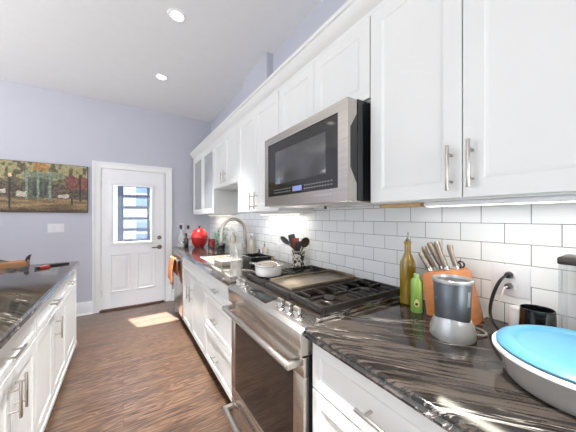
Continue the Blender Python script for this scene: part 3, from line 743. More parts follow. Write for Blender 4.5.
# knife block
t = thing('knife_block', 'orange wooden knife block full of knives against the tiles', 'knife block', (1.12, .52, ZK))
KX0, KX1 = 1.075, 1.205
MB().poly([(.415, ZK), (.578, ZK), (.598, ZK + .165), (.585, ZK + .178), (.478, ZK + .205), (.462, ZK + .19)], 'x', KX0, KX1, .004).build('block', M['blockwood'], t)
def on_top(y): return ZK + .178 + (.600 - y) / (.600 - .478) * .027
def knife(label, x, y, L, lean, rad=.0105, cat='knife'):
    b = Vector((x, y, on_top(y) + .0005)); d = Vector((-.03, lean, 1)).normalized()
    t = thing('kitchen_knife', label, cat, tuple(b), 'knives in the block')
    mb = MB().tube([b, b + d * L * .3, b + d * L * .65 + Vector((0, .004, 0)), b + d * L * .9 + Vector((0, .002, 0)), b + d * L], [rad * .85, rad, rad * .95, rad * 1.15, rad * .8], 12, smooth=1)
    mb.build('handle', M['steelhandle'], t)
    MB().tube([b - d * .0, b + d * .012], rad * 1.12, 12).build('bolster', M['chrome'], t)
knife('long knife handle leaning out highest at the back of the block', 1.175, .560, .125, .50, .0125)
knife('knife handle in front of the highest one, at the left of the block', 1.135, .570, .110, .52)
knife('lowest knife handle at the left front of the block', 1.098, .572, .090, .55, .0105)
knife('single tall knife handle in the middle of the block', 1.115, .516, .120, .34, .0115)
knife('shorter knife handle at the right of the block', 1.135, .488, .100, .25, .0105)
t = thing('kitchen_shears', 'pair of shears sunk in the block, black loops just showing', 'shears', (1.17, .492, on_top(.492)))
for dx in (-.016, .016):
    b = Vector((1.165 + dx, .492, on_top(.492) + .014))
    MB().tube([b + Vector((.0, .014 * math.cos(k * math.pi / 6), .013 * math.sin(k * math.pi / 6))) for k in range(13)], .0035, 8).build('finger_loop', M['black'], t)
# blender motor base
bx, by = .957, .425
t = thing('blender_base', 'grey and silver personal blender base standing in front of the knife block', 'blender', (bx, by, ZK))
mb = MB(); seg = 48; rings = []
for r_, z_, wv in ((.066, .001, 0), (.0685, .008, 0), (.068, .03, .0), (.062, .054, .005), (.0565, .068, .006), (.054, .0685, .006)):
    rings.append([mb.b.verts.new((bx + r_ * math.cos(2 * math.pi * k / seg), by + r_ * math.sin(2 * math.pi * k / seg), ZK + z_ + wv * math.cos(2 * 2 * math.pi * k / seg - .6))) for k in range(seg)])
for a, b in zip(rings, rings[1:]):
    for k in range(seg): mb.b.faces.new((a[k], a[(k + 1) % seg], b[(k + 1) % seg], b[k]))
mb.b.faces.new(rings[0][::-1]); mb.b.faces.new(rings[-1])
mb.build('silver_foot', M['silver'], t)
MB().lathe([(.050, .045), (.0525, .07), (.0585, .19), (.056, .194)], (bx, by, ZK), 48).build('motor_housing', M['slate'], t)
MB().lathe([(.0585, .190), (.0615, .192), (.062, .199), (.059, .203), (.054, .202), (.052, .195), (.050, .175), (0, .173)], (bx, by, ZK), 48, cap=False).build('top_ring', M['silver'], t)
MB().lathe([(.0, .174), (.018, .174), (.018, .186), (.01, .188), (0, .188)], (bx, by, ZK), 24).build('drive_socket', M['black'], t)
f = Vector((-bx, -by, 0)).normalized(); rt = Vector((f.y, -f.x, 0))
def wrapped(a0, a1, z0, z1, off, r0=.0525, r1=.0585):
    mb = MB(); n_ = 6; A = []
    for z_ in (z0, z1):
        rr = r0 + (r1 - r0) * (z_ - .07) / .12 + off
        A.append([mb.b.verts.new(Vector((bx, by, ZK + z_)) + rr * (f * math.cos(a0 + (a1 - a0) * k / n_) + rt * math.sin(a0 + (a1 - a0) * k / n_))) for k in range(n_ + 1)])
    for k in range(n_): mb.b.faces.new((A[0][k], A[0][k + 1], A[1][k + 1], A[1][k]))
    return mb
for sgn in (1,):
    wrapped(-1.08, -.84, .118, .168, .0008).build('rating_label', M['silver'], t)
    wrapped(.95, 1.25, .128, .140, .0008).build('front_lettering', M['legend'], t)
MB().tube([(bx + .05, by - .04, ZK + .012), (bx + .075, by - .062, ZK + .006), (bx + .105, by - .066, ZK + .0045), (bx + .13, by - .045, ZK + .0045), (bx + .14, by - .01, ZK + .0045), (bx + .115, by + .01, ZK + .0045), (bx + .085, by + .025, ZK + .0045)], .0038, 8, 2).build('power_cord', M['cord'], t)
# black cup / grinder by the outlet
bx, by = 1.160, .254
t = thing('electric_grinder', 'black glossy cylindrical grinder cup standing below the outlet', 'grinder', (bx, by, ZK))
MB().lathe([(0, 0), (.046, 0), (.048, .004), (.045, .085), (.044, .108), (.0415, .109), (.040, .10), (.040, .06), (0, .06)], (bx, by, ZK), 40).build('cup', M['gloss'], t)
MB().lathe([(0, .0605), (.012, .0605), (.01, .075), (0, .076)], (bx, by, ZK), 18).box(bx - .025, bx + .025, by - .004, by + .004, ZK + .074, ZK + .076).build('blade', M['darknickel'], t)
bx2, by2 = 1.213, .318
t = thing('jar', 'small white lidded jar half hidden behind the black grinder', 'jar', (bx2, by2, ZK))
MB().lathe([(0, 0), (.024, 0), (.026, .004), (.026, .06), (.023, .068), (0, .068)], (bx2, by2, ZK), 28).build('body', M['white'], t)
MB().lathe([(0, .0685), (.0235, .0685), (.0235, .082), (.021, .085), (0, .085)], (bx2, by2, ZK), 28).build('lid', M['white'], t)
# cords plugged in the outlet
t = thing('power_cord', 'black cord plugged into the upper socket and dropping behind the container', 'cord', (1.245, .352, 1.106))
MB().cyl((XW - .009, .352, 1.106), (XW - .034, .352, 1.106), .0135, .010, seg=18, bev=.002).build('plug', M['black'], t)
MB().tube([(XW - .032, .352, 1.106), (XW - .05, .358, 1.103), (XW - .062, .372, 1.075), (XW - .068, .388, 1.02), (XW - .08, .392, .965), (XW - .10, .375, .935), (XW - .13, .345, .922), (XW - .16, .325, .9205)], [.004, .0045, .006, .006, .005, .0045, .0045, .0045], 10, 2).build('wire', M['black'], t)
t = thing('power_cord', 'short plug with a thin pale cord in the lower socket', 'cord', (1.245, .352, 1.064))
MB().cyl((XW - .009, .352, 1.064), (XW - .032, .352, 1.064), .0125, .010, seg=18, bev=.002).build('plug', M['darknickel'], t)
MB().tube([(XW - .032, .352, 1.064), (XW - .045, .360, 1.058), (XW - .050, .366, 1.02), (XW - .04, .395, .95), (XW - .05, .43, .9205), (XW - .075, .42, .9198)], .0028, 8, 2).build('wire', M['white'], t)
# clear pitcher
bx, by = 1.172, .143
t = thing('pitcher', 'square clear plastic pitcher with a dark brown lid at the right edge', 'pitcher', (bx, by, ZK))
pb = MB(); k = .0025
for (x0, x1, a, b) in ((bx - .055, bx - .055 + k, by - .055, by + .055), (bx + .055 - k, bx + .055, by - .055, by + .055), (bx - .055 + k, bx + .055 - k, by - .055, by - .055 + k), (bx - .055 + k, bx + .055 - k, by + .055 - k, by + .055)):
    pb.box(x0, x1, a, b, ZK + .004, ZK + .268)
pb.box(bx - .055, bx + .055, by - .055, by + .055, ZK, ZK + .004)
pb.build('body', M['clearp'], t, smooth=False)
MB().box(bx - .058, bx + .058, by - .058, by + .058, ZK + .2685, ZK + .292, .006).build('lid', M['brown'], t)
MB().tube([(bx - .056, by - .02, ZK + .235), (bx - .072, by - .02, ZK + .235), (bx - .078, by - .02, ZK + .22), (bx - .078, by - .02, ZK + .10), (bx - .072, by - .02, ZK + .085), (bx - .056, by - .02, ZK + .085)], .008, 10, 1).build('handle', M['clearp'], t)
# food container
bx, by = .915, .122
t = thing('food_container', 'round milky plastic food container with a loose sky blue lid', 'container', (bx, by, ZK))
MB().lathe([(0, .0), (.125, .0), (.138, .004), (.145, .014), (.150, .066), (.148, .066), (.1425, .016), (.135, .007), (.12, .004), (0, .004)], (bx, by, ZK), 72, cap=False).build('tub', M['tub'], t)
MB().lathe([(.150, .0665), (.154, .070), (.168, .071), (.168, .077), (.160, .079), (.155, .0765), (.148, .0665)], (bx, by, ZK), 72, cap=False).build('rim', M['rimwhite'], t)
lm = MB().lathe([(0, .005), (.118, .005), (.124, .011), (.132, .012), (.140, .004), (.150, .003), (.1555, .0), (.157, .004), (.152, .010), (.142, .015), (.130, .018), (.122, .016), (.114, .009), (0, .009)], (0, 0, 0), 72, cap=False)
lm.xf(Matrix.Translation((bx + .006, by - .001, ZK + .0797)) @ Matrix.Diagonal((1.035, 1.035, 1, 1)))
lm.build('blue_lid', M['bluelid'], t)

# ------------------------------------------------------------------ crock and utensils beside the range
M['wirepat'] = NT('black_lattice_on_cream')
def m_wire():
    t = M['wirepat']; n1 = t.noise(t.coord((1, 1, 1)), 55, 1, .4, .6)
    t.link(t.ramp(n1, [(.44, lin((40, 36, 34))), (.50, lin((222, 212, 198)))]), t.p.inputs['Base Color']); t.p.inputs['Roughness'].default_value = .3; M['wirepat'] = t.m
m_wire()
M['charcoal'] = mat('charcoal_nylon', (62, 66, 66), .4); M['red'] = mat('red_silicone', (176, 62, 40), .4, var=.05); M['spoonwood'] = mat('pale_spoon_wood', (222, 204, 172), .5, var=.08, nscale=30); M['darkbrown'] = mat('dark_brown_spoon', (74, 56, 46), .4, var=.1)
cx, cy = 1.165, 1.640; cz = ZK
t = thing('utensil_crock', 'cream crock with a black lattice pattern holding cooking utensils', 'crock', (cx, cy, cz))
MB().lathe([(0, 0), (.050, 0), (.054, .004), (.050, .05), (.051, .12), (.054, .145), (.052, .148), (.048, .143), (.046, .05), (.044, .012), (0, .010)], (cx, cy, cz), 40).build('pot', M['wirepat'], t)
MB().lathe([(.0545, .140), (.0575, .144), (.0575, .148), (.0545, .152), (.0525, .149)], (cx, cy, cz), 40, cap=False).build('rim', M['nickel'], t)
def utensil(name, label, cat, foot, top, head, m, r=.005, hm=None, mid=None):
    b = Vector((cx + foot[0], cy + foot[1], cz + .02)); e_ = Vector((cx + top[0], cy + top[1], cz + top[2]))
    t = thing(name, label, cat, tuple(b), 'utensils in the crock')
    mp3 = Vector((cx + mid[0], cy + mid[1], cz + mid[2])) if mid else (b + e_) / 2
    MB().tube([b, mp3, e_], r, 10).build('handle', hm or m, t)
    d = (e_ - mp3).normalized(); mb = MB()
    kind, L, wd = head
    side = Vector((-.54, .84, 0)) * -1; side = (Vector((.838, -.545, 0)) - d * d.dot(Vector((.838, -.545, 0)))).normalized(); nn = d.cross(side)
    if kind == 'flat':
        m4 = Matrix((( side.x, nn.x, d.x, 0), (side.y, nn.y, d.y, 0), (side.z, nn.z, d.z, 0), (0, 0, 0, 1)))
        mb.poly([(-wd * .6, -.01), (wd * .6, -.01), (wd, L * .35), (wd, L * .92), (wd * .8, L), (-wd * .8, L), (-wd, L * .92), (-wd, L * .35)], 'y', -.0025, .0025, .001)
        mb.xf(Matrix.Translation(e_) @ m4)
    else:
        m4 = Matrix((( side.x, nn.x, d.x, 0), (side.y, nn.y, d.y, 0), (side.z, nn.z, d.z, 0), (0, 0, 0, 1)))
        mb.lathe([(0, -.004), (.4, -.0032), (.75, -.0008), (1, .004), (.95, .0045), (.7, .0005), (.4, -.0015), (0, -.002)], (0, 0, 0), 28, cap=False, sx=wd, sy=L / 2)
        mb.xf(Matrix.Translation(e_ + d * L * .45) @ m4 @ Matrix.Rotation(R(90), 4, 'X'))
    mb.build('head', m, t)
utensil('slotted_spoon', 'charcoal spoon leaning far left in the crock', 'spoon', (.02, -.03), (-.042, .076, .196), ('bowl', .095, .022), M['charcoal'], mid=(-.010, .036, .152))
utensil('spatula', 'tall charcoal spatula standing upright left in the crock', 'spatula', (0, .0), (-.012, .045, .175), ('flat', .105, .028), M['charcoal'])
utensil('spatula', 'red spatula in the middle of the crock', 'spatula', (-.01, -.005), (-.016, .004, .165), ('flat', .085, .026), M['red'])
utensil('spatula', 'dark grey turner in front of the red spatula', 'spatula', (-.012, .01), (-.020, -.020, .155), ('flat', .075, .024), M['charcoal'])
utensil('wooden_spoon', 'pale wooden spoon at the back right of the crock', 'spoon', (.015, .01), (.020, -.022, .185), ('bowl', .07, .018), M['spoonwood'])
utensil('ladle', 'dark brown ladle leaning out to the right of the crock', 'ladle', (-.01, .02), (.005, -.060, .185), ('bowl', .09, .032), M['darkbrown'])

# ------------------------------------------------------------------ saucepan on the left grate
M['enamel'] = mat('white_enamel', (206, 204, 200), .2, var=.01, coat=.4)
M['glasslid'] = clear('smoked_glass_lid', (196, 190, 182), .6, (160, 152, 142), .1, .06, fres=.35)
px, py, pz = .772, 1.412, .9625
t = thing('saucepan', 'white saucepan with a glass lid on the front left burner beside the griddle', 'saucepan', (px, py, pz))
MB().lathe([(0, 0), (.070, 0), (.080, .006), (.084, .02), (.086, .062), (.089, .064), (.086, .066), (.082, .062), (.080, .02), (.07, .006), (0, .005)], (px, py, pz), 48).build('pan', M['enamel'], t)
l = MB().lathe([(.088, .067), (.086, .071), (.06, .082), (.03, .089), (0, .091), (0, .0885), (.03, .0865), (.06, .0795), (.084, .068)], (px, py, pz), 48, cap=False).build('glass_lid', M['glasslid'], t)
MB().lathe([(.089, .0655), (.0905, .068), (.089, .071), (.0865, .0715), (.086, .067)], (px, py, pz), 48, cap=False).build('lid_rim', M['chrome'], l)
MB().tube([(px - .0, py + .085, pz + .05), (px - .01, py + .13, pz + .052), (px - .035, py + .20, pz + .048)], [.006, .007, .009], 10, 1).build('long_handle', M['chrome'], t)

# ------------------------------------------------------------------ sink side
fx, fy = 1.165, 2.70
t = thing('faucet', 'brushed nickel gooseneck faucet arching over the sink', 'faucet', (fx, fy, ZK))
MB().lathe([(0, 0), (.030, 0), (.030, .006), (.024, .012), (.026, .07), (.024, .10), (.019, .115), (0, .115)], (fx, fy, ZK), 30).build('body', M['nickel'], t)
R_ = .135; zc = ZK + .26
arc = [(fx, fy, ZK + .10), (fx, fy, ZK + .2)] + [(fx - R_ + R_ * math.cos(a_ * math.pi / 12), fy, zc + R_ * math.sin(a_ * math.pi / 12)) for a_ in range(13)] + [(fx - 2 * R_ - .004, fy, zc - .06)]
MB().tube(arc, .0175, 16).build('gooseneck', M['nickel'], t)
MB().cyl((fx - 2 * R_ - .004, fy, zc - .05), (fx - 2 * R_ - .008, fy, zc - .15), .019, .022, seg=22, bev=.003).build('spray_head', M['nickel'], t)
MB().cyl((fx, fy - .015, ZK + .075), (fx, fy - .045, ZK + .078), .016, seg=20, bev=.002).tube([(fx, fy - .04, ZK + .08), (fx - .005, fy - .06, ZK + .12), (fx - .012, fy - .075, ZK + .175)], [.008, .007, .009], 10, 1).build('lever', M['nickel'], t)
def bottle(name, label, cat, x, y, prof, m, cap, capm, z=ZK, extra=None, seg=28):
    t = thing(name, label, cat, (x, y, z))
    MB().lathe(prof, (x, y, z), seg).build('body', m, t)
    if cap: MB().lathe(cap, (x, y, z), seg).build('cap', capm, t)
    return t
M['clearglass'] = clear('clear_bottle_glass', (248, 248, 246), .88, (240, 238, 234), .06, .04, fres=.35)
M['darkglass'] = mat('near_black_bottle_glass', (34, 34, 30), .1, var=.1, coat=.6)
def bprof(r, h, n, hn): return [(0, 0), (r * .92, 0), (r, .005), (r, h * .72), (r * .8, h * .84), (n, h * .92), (n, hn), (0, hn)]
bottle('glass_bottle', 'clear glass bottle with black cap at the far counter tip, nearest the door', 'bottle', .668, 3.765, bprof(.036, .21, .013, .25), M['clearglass'], [(0, .2505), (.017, .2505), (.017, .31), (0, .311)], M['black'])
bottle('glass_bottle', 'clear glass bottle with black cap, second from the door', 'bottle', .772, 3.80, bprof(.036, .21, .013, .25), M['clearglass'], [(0, .2505), (.018, .2505), (.018, .30), (0, .301)], M['black'])
bottle('dark_bottle', 'squat near-black bottle in front of the clear bottles', 'bottle', .722, 3.69, bprof(.034, .15, .016, .17), M['darkglass'], [(0, .1705), (.018, .1705), (.018, .195), (0, .196)], M['black'])
bottle('glass_jar', 'low clear glass jar beside the clear bottles at the counter tip', 'jar', .655, 3.66, [(0, 0), (.036, 0), (.04, .006), (.04, .06), (.034, .07), (0, .07)], M['clearglass'], [(0, .0705), (.036, .0705), (.036, .085), (0, .086)], M['chrome'])
# red round pot
M['redenamel'] = mat('red_enamel', (176, 30, 26), .18, var=.06, coat=.6)
rx, ry = .890, 3.64
t = thing('round_pot', 'round red enamel pot with a domed lid and dark knob', 'pot', (rx, ry, ZK))
MB().lathe([(0, 0), (.065, 0), (.07, .006), (.106, .05), (.124, .11), (.126, .135), (0, .135)], (rx, ry, ZK), 44, sx=.9, sy=.9).build('pot_body', M['redenamel'], t)
MB().lathe([(.129, .136), (.129, .146), (.120, .19), (.092, .235), (.05, .262), (0, .27)], (rx, ry, ZK), 44, sx=.9, sy=.9).build('domed_lid', M['redenamel'], t)
MB().lathe([(0, .2705), (.014, .2705), (.018, .28), (.012, .292), (0, .293)], (rx, ry, ZK), 22).build('knob', M['black'], t)
for s_ in (-1, 1):
    d_ = Vector((.84, -.54, 0)) * s_
    MB().tube([Vector((rx, ry, ZK + .115)) + d_ * .110 + Vector((-.54, -.84, 0)) * q_ + d_ * o_ for q_, o_ in ((-.03, 0), (-.028, .022), (0, .03), (.028, .022), (.03, 0))], .007, 8, 1).build('side_handle', M['black'], t)
t = thing('ornate_mug', 'dark mug with red spots standing right of the red pot', 'mug', (1.00, 3.44, ZK))
mp_ = NT('red_and_dark_pattern'); mp_.link(mp_.ramp(mp_.noise(mp_.coord(), 30, 1), [(.46, lin((40, 30, 30))), (.5, lin((190, 40, 36)))]), mp_.p.inputs['Base Color']); mp_.p.inputs['Roughness'].default_value = .3
MB().lathe([(0, 0), (.04, 0), (.044, .006), (.05, .05), (.046, .10), (.048, .12), (.044, .12), (.042, .1), (.044, .05), (.036, .01), (0, .01)], (1.00, 3.44, ZK), 32).build('cup', mp_.m, t)
MB().tube([(1.041, 3.41, ZK + .095), (1.07, 3.39, ZK + .09), (1.075, 3.387, ZK + .05), (1.044, 3.408, ZK + .03)], .006, 8, 2).build('handle', M['black'], t)
t = thing('carton', 'small pale carton with a teal front standing behind the red pot', 'carton', (1.13, 3.58, ZK))
MB().box(1.09, 1.17, 3.53, 3.62, ZK, ZK + .2, .003).build('box', mat('pale_teal_card', (158, 196, 184), .6, var=.06), t)
MB().box(1.0885, 1.0895, 3.535, 3.615, ZK + .05, ZK + .13).build('front_panel', mat('cream_card', (226, 214, 190), .6), t)
# potted herb
M['leaf'] = mat('leaf_green', (74, 142, 84), .45, var=.35, nscale=60)
gx, gy = 1.05, 3.16
t = thing('potted_herb', 'small bushy green herb in a dark pot behind the sink', 'plant', (gx, gy, ZK))
MB().lathe([(0, 0), (.034, 0), (.036, .004), (.044, .07), (.047, .072), (.047, .08), (.042, .08), (.04, .07), (0, .068)], (gx, gy, ZK), 28).build('pot', M['black'], t)
fm_ = MB()
for k in range(110):
    a_ = random.uniform(0, 6.28); rr = random.uniform(.005, .08); zz = random.uniform(.085, .27)
    c_ = Vector((gx + rr * math.cos(a_), gy + rr * math.sin(a_), ZK + zz)); d_ = Vector((math.cos(a_), math.sin(a_), random.uniform(-.2, .9))).normalized()
    s_ = d_.cross(Vector((0, 0, 1))).normalized(); L = random.uniform(.026, .042)
    v = [fm_.b.verts.new(c_ + p) for p in (d_ * 0, s_ * L * .32 + d_ * L * .45 + Vector((0, 0, .003)), d_ * L, -s_ * L * .32 + d_ * L * .45 + Vector((0, 0, .003)))]
    fm_.b.faces.new(v)
for k in range(9):
    a_ = k * .7; fm_.tube([(gx, gy, ZK + .06), (gx + .02 * math.cos(a_), gy + .02 * math.sin(a_), ZK + .13), (gx + .045 * math.cos(a_), gy + .045 * math.sin(a_), ZK + .19)], .0015, 5)
fm_.build('foliage', M['leaf'], t, smooth=False)
def scrubber(label, x, y, ang):
    t = thing('scrub_brush', label, 'brush', (x, y, ZK))
    m_ = Matrix.Translation((x, y, ZK)) @ Matrix.Rotation(ang, 4, 'Z')
    MB().lathe([(0, 0), (.024, 0), (.027, .006), (.024, .022), (0, .022)], (0, 0, 0), 22).xf(m_).build('bristles', M['charcoal'], t)
    MB().lathe([(0, .0225), (.028, .0225), (.030, .03), (.02, .042), (.012, .05), (.014, .062), (0, .068)], (0, 0, 0), 22).xf(m_).build('grip', M['black'], t)
scrubber('round black scrub brush nearest the red pot', .955, 3.33, 0)
scrubber('round black scrub brush beside the dark herb pot', .975, 3.04, 0)
# bottles behind the faucet
M['soapclear'] = clear('clear_soap_plastic', (246, 238, 226), .62, (234, 224, 210), .25, .08)
t = bottle('soap_bottle', 'tall pale soap bottle with a pump seen inside the faucet arch', 'bottle', 1.085, 2.86, bprof(.037, .235, .014, .235), M['soapclear'], [(0, .236), (.016, .236), (.016, .25), (.006, .252), (.006, .275), (0, .275)], M['white'])
MB().tube([(1.085, 2.86, ZK + .272), (1.085, 2.86, ZK + .28), (1.05, 2.85, ZK + .278)], .006, 8).build('pump_spout', M['white'], t)
bottle('soap_bottle', 'wide pale soap bottle right behind the faucet neck', 'bottle', 1.20, 2.60, bprof(.034, .20, .013, .21), M['soapclear'], [(0, .211), (.015, .211), (.015, .235), (0, .236)], M['white'])
t = bottle('soap_dispenser', 'slim clear dispenser with a pump on the counter right of the faucet', 'dispenser', 1.205, 2.29, bprof(.028, .12, .010, .13), M['soapclear'], [(0, .131), (.012, .131), (.012, .142), (.004, .143), (.004, .17), (0, .17)], M['chrome'])
MB().tube([(1.205, 2.29, ZK + .168), (1.18, 2.285, ZK + .170), (1.165, 2.282, ZK + .164)], .004, 8).build('pump_spout', M['chrome'], t)
bottle('small_bottle', 'tiny dark bottle just left of the slim dispenser', 'bottle', 1.20, 2.40, bprof(.017, .06, .008, .065), M['darkglass'], [(0, .0655), (.010, .0655), (.010, .078), (0, .079)], M['black'])
t = thing('sponge', 'brown and grey sponge lying right of the slim dispenser', 'sponge', (1.20, 2.20, ZK))
MB().box(1.165, 1.235, 2.155, 2.235, ZK, ZK + .022, .004).build('foam', mat('tan_sponge', (176, 158, 128), .9, var=.15, nscale=150), t)
MB().box(1.165, 1.235, 2.155, 2.235, ZK + .0225, ZK + .032, .003).build('scour_pad', mat('grey_scour_pad', (92, 92, 84), .95, var=.2, nscale=200), t)
# black drying tray and jar between sink and range
t = thing('dish_tray', 'low black open dish tray on the counter between sink and range', 'tray', (.94, 1.95, ZK))
tx0, tx1, ty0, ty1 = .85, 1.03, 1.84, 2.06
MB().box(tx0, tx1, ty0, ty1, ZK + .0, ZK + .006, .002).box(tx0, tx0 + .006, ty0, ty1, ZK + .006, ZK + .088).box(tx1 - .006, tx1, ty0, ty1, ZK + .006, ZK + .088).box(tx0 + .006, tx1 - .006, ty0, ty0 + .006, ZK + .006, ZK + .088).box(tx0 + .006, tx1 - .006, ty1 - .006, ty1, ZK + .006, ZK + .088).build('walls', M['black'], t)
rim = MB()
rim.box(tx0 - .006, tx1 + .006, ty0 - .006, ty0 + .008, ZK + .0885, ZK + .094, .002).box(tx0 - .006, tx1 + .006, ty1 - .008, ty1 + .006, ZK + .0885, ZK + .094, .002).box(tx0 - .006, tx0 + .008, ty0 + .008, ty1 - .008, ZK + .0885, ZK + .094, .002).box(tx1 - .008, tx1 + .006, ty0 + .008, ty1 - .008, ZK + .0885, ZK + .094, .002)
rim.build('rim', M['charcoal'], t)
t = thing('glass_vase', 'tall clear glass vase at the counter edge beside the range knobs', 'vase', (.655, 1.665, ZK))
MB().lathe([(0, 0), (.040, 0), (.044, .004), (.043, .10), (.047, .235), (.0445, .236), (.040, .10), (.040, .012), (0, .010)], (.655, 1.665, ZK), 40, cap=False).build('glass', M['clearglass'], t)
t = thing('dish_tub', 'pale cream plastic dish tub sitting in the sink', 'tub', (.835, 2.56, .706))
zz0 = ZK - .209
tb = MB(); x0, x1, a, b = .69, .98, 2.36, 2.76; k = .004
tb.box(x0, x1, a, b, zz0, zz0 + .005, .001)
for q_ in ((x0, x0 + k, a, b), (x1 - k, x1, a, b), (x0 + k, x1 - k, a, a + k), (x0 + k, x1 - k, b - k, b)): tb.box(*q_, zz0 + .005, zz0 + .195)
tb.build('walls', mat('cream_plastic', (240, 230, 210), .4, var=.02), t)
rim = MB()
for q_ in ((x0 - .008, x0 + .008, a - .008, b + .008), (x1 - .008, x1 + .008, a - .008, b + .008), (x0 + .008, x1 - .008, a - .008, a + .008), (x0 + .008, x1 - .008, b - .008, b + .008)): rim.box(*q_, zz0 + .1955, zz0 + .202, .002)
rim.build('rim', M['white'], t)
t = thing('storage_box', 'clear lidded plastic box standing in the sink nearer the range', 'box', (.815, 2.22, .706))
tb = MB(); x0, x1, a, b = .70, .93, 2.115, 2.325
tb.box(x0, x1, a, b, zz0, zz0 + .004)
for q_ in ((x0, x0 + k, a, b), (x1 - k, x1, a, b), (x0 + k, x1 - k, a, a + k), (x0 + k, x1 - k, b - k, b)): tb.box(*q_, zz0 + .004, zz0 + .235)
tb.build('walls', M['soapclear'], t, smooth=False)
MB().box(x0 - .004, x1 + .004, a - .004, b + .004, zz0 + .2355, zz0 + .246, .003).build('lid', M['tub'], t)

# ------------------------------------------------------------------ towel on the dishwasher handle
M['towel'] = mat('terracotta_towel', (206, 140, 100), .95, var=.10, nscale=40, spec=.1)
hx, hz = XF - .052, .80
mb = MB(); NU, NV = 40, 26; G = []
for j in range(NV + 1):
    s_ = j / NV; row = []
    for i in range(NU + 1):
        u = i / NU; y = 3.40 + .38 * u
        fold = .010 * math.sin(u * 19 + 1.0) + .006 * math.sin(u * 43)
        L = .30 + .02 * math.sin(u * 6)
        if s_ < .42:   # back fall, between door and bar
            q = s_ / .42; x = hx + .016 + .004 * math.sin(u * 23); z = hz - .20 * (1 - q) ; k_ = 0
        elif s_ < .5:
            an = (s_ - .42) / .08 * math.pi; x = hx + .016 * math.cos(an); z = hz + .016 * math.sin(an)
        else:
            q = (s_ - .5) / .5; x = hx - .017 - (.012 + fold) * min(1, q * 2.5) - .004 * q; z = hz - L * q * (.62 + .38 * (u > -1)) ; y = 3.57 + (y - 3.57) * (.8 + .25 * q)
        row.append(mb.b.verts.new((x, y, z)))
    G.append(row)
for j in range(NV):
    for i in range(NU): mb.b.faces.new((G[j][i], G[j][i + 1], G[j + 1][i + 1], G[j + 1][i]))
o = mb.build('hand_towel', M['towel'], base=(hx, 3.57, hz)); tag(o, 'terracotta orange hand towel draped over the dishwasher handle', 'towel')
sd = o.modifiers.new('thick', 'SOLIDIFY'); sd.thickness = .004

# ------------------------------------------------------------------ things on the island
M['basketwood'] = mat('tan_tray_wood', (168, 120, 80), .5, var=.15, nscale=14)
t = thing('serving_tray', 'wooden serving tray with dark curved handles on the far end of the island', 'tray', (-1.0, 3.24, ZI))
x0, x1, a, b = -1.28, -.735, 3.185, 3.297; h_ = .05
tb = MB().box(x0, x1, a, b, ZI, ZI + .010, .002).box(x0, x1, a, a + .012, ZI + .010, ZI + h_, .001).box(x0, x1, b - .012, b, ZI + .010, ZI + h_, .001).box(x0, x0 + .012, a + .012, b - .012, ZI + .010, ZI + h_, .001).box(x1 - .012, x1, a + .012, b - .012, ZI + .010, ZI + h_, .001)
tb.build('tray_body', M['basketwood'], t)
for xx in (x0 + .006, x1 - .006):
    sg = 1 if xx > -.9 else -1
    MB().tube([(xx, a + .02, ZI + h_ - .012), (xx + sg * .006, a + .02, ZI + h_ + .03), (xx + sg * .02, a + .04, ZI + h_ + .045), (xx + sg * .02, b - .04, ZI + h_ + .045), (xx + sg * .006, b - .02, ZI + h_ + .03), (xx, b - .02, ZI + h_ - .012)], .008, 8, 1).build('handle', M['iron'], t)
tt = thing('dark_cloth', 'dark folded cloth heaped in the wooden tray', 'cloth', (-1.0, 3.24, ZI + .011))
mb = MB(); n_ = 22; G = []
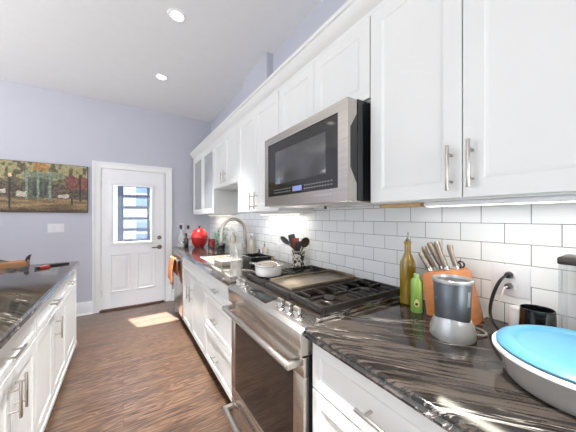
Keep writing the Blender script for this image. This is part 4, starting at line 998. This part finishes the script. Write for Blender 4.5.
for j in range(n_ + 1):
    row = []
    for i in range(n_ + 1):
        u, v_ = i / n_, j / n_; env = math.sin(math.pi * u) ** .6 * math.sin(math.pi * v_) ** .6
        row.append(mb.b.verts.new((-1.255 + .49 * u, a + .02 + (b - a - .04) * v_, ZI + .0115 + env * (.055 + .012 * math.sin(u * 17 + v_ * 5) + .008 * math.sin(v_ * 21)))))
    G.append(row)
for j in range(n_):
    for i in range(n_): mb.b.faces.new((G[j][i], G[j][i + 1], G[j + 1][i + 1], G[j + 1][i]))
mb.build('folds', mat('dark_olive_cloth', (66, 60, 48), .95, var=.3, nscale=60), tt)
t = thing('sunglasses', 'dark folded glasses lying on the island in front of the tray', 'glasses', (-.74, 3.0, ZI))
for dy, xx in ((0, -.775), (0, -.705)):
    MB().lathe([(0, -.002), (.9, -.002), (1, 0), (.9, .002), (0, .002)], (0, 0, 0), 24, cap=False, sx=.032, sy=.024).xf(Matrix.Translation((xx, 2.99, ZI + .013)) @ Matrix.Rotation(R(25), 4, 'X')).build('lens', M['gloss'], t)
MB().box(-.75, -.73, 2.988, 2.994, ZI + .012, ZI + .016, .001).build('bridge', M['black'], t)
MB().tube([(-.81, 2.985, ZI + .014), (-.80, 3.03, ZI + .010), (-.70, 3.04, ZI + .004)], .003, 8, 1).tube([(-.67, 2.985, ZI + .014), (-.69, 3.02, ZI + .010), (-.80, 3.025, ZI + .004)], .003, 8, 1).build('temple', M['black'], t)
t = thing('pocket_lighter', 'small red lighter with a black end lying on the island', 'lighter', (-.585, 3.0, ZI))
m_ = Matrix.Translation((-.585, 3.0, ZI)) @ Matrix.Rotation(R(45), 4, 'Z')
MB().box(-.030, .045, -.014, .014, .0005, .022, .005).xf(m_).build('body', mat('red_plastic', (206, 84, 72), .3), t)
MB().box(-.058, -.0305, -.013, .013, .0005, .021, .003).xf(m_).build('end_cap', M['black'], t)
t = thing('remote_control', 'slim black remote lying near the far edge of the island', 'remote', (-.505, 3.13, ZI))
m_ = Matrix.Translation((-.505, 3.13, ZI)) @ Matrix.Rotation(R(20), 4, 'Z')
MB().box(-.075, .075, -.021, .021, .0005, .017, .004).xf(m_).build('body', M['black'], t)
for k_ in range(7):
    MB().box(-.063 + k_ * .018, -.053 + k_ * .018, -.010, .010, .0172, .0185, .0005).xf(m_).build('button', M['charcoal'], t)
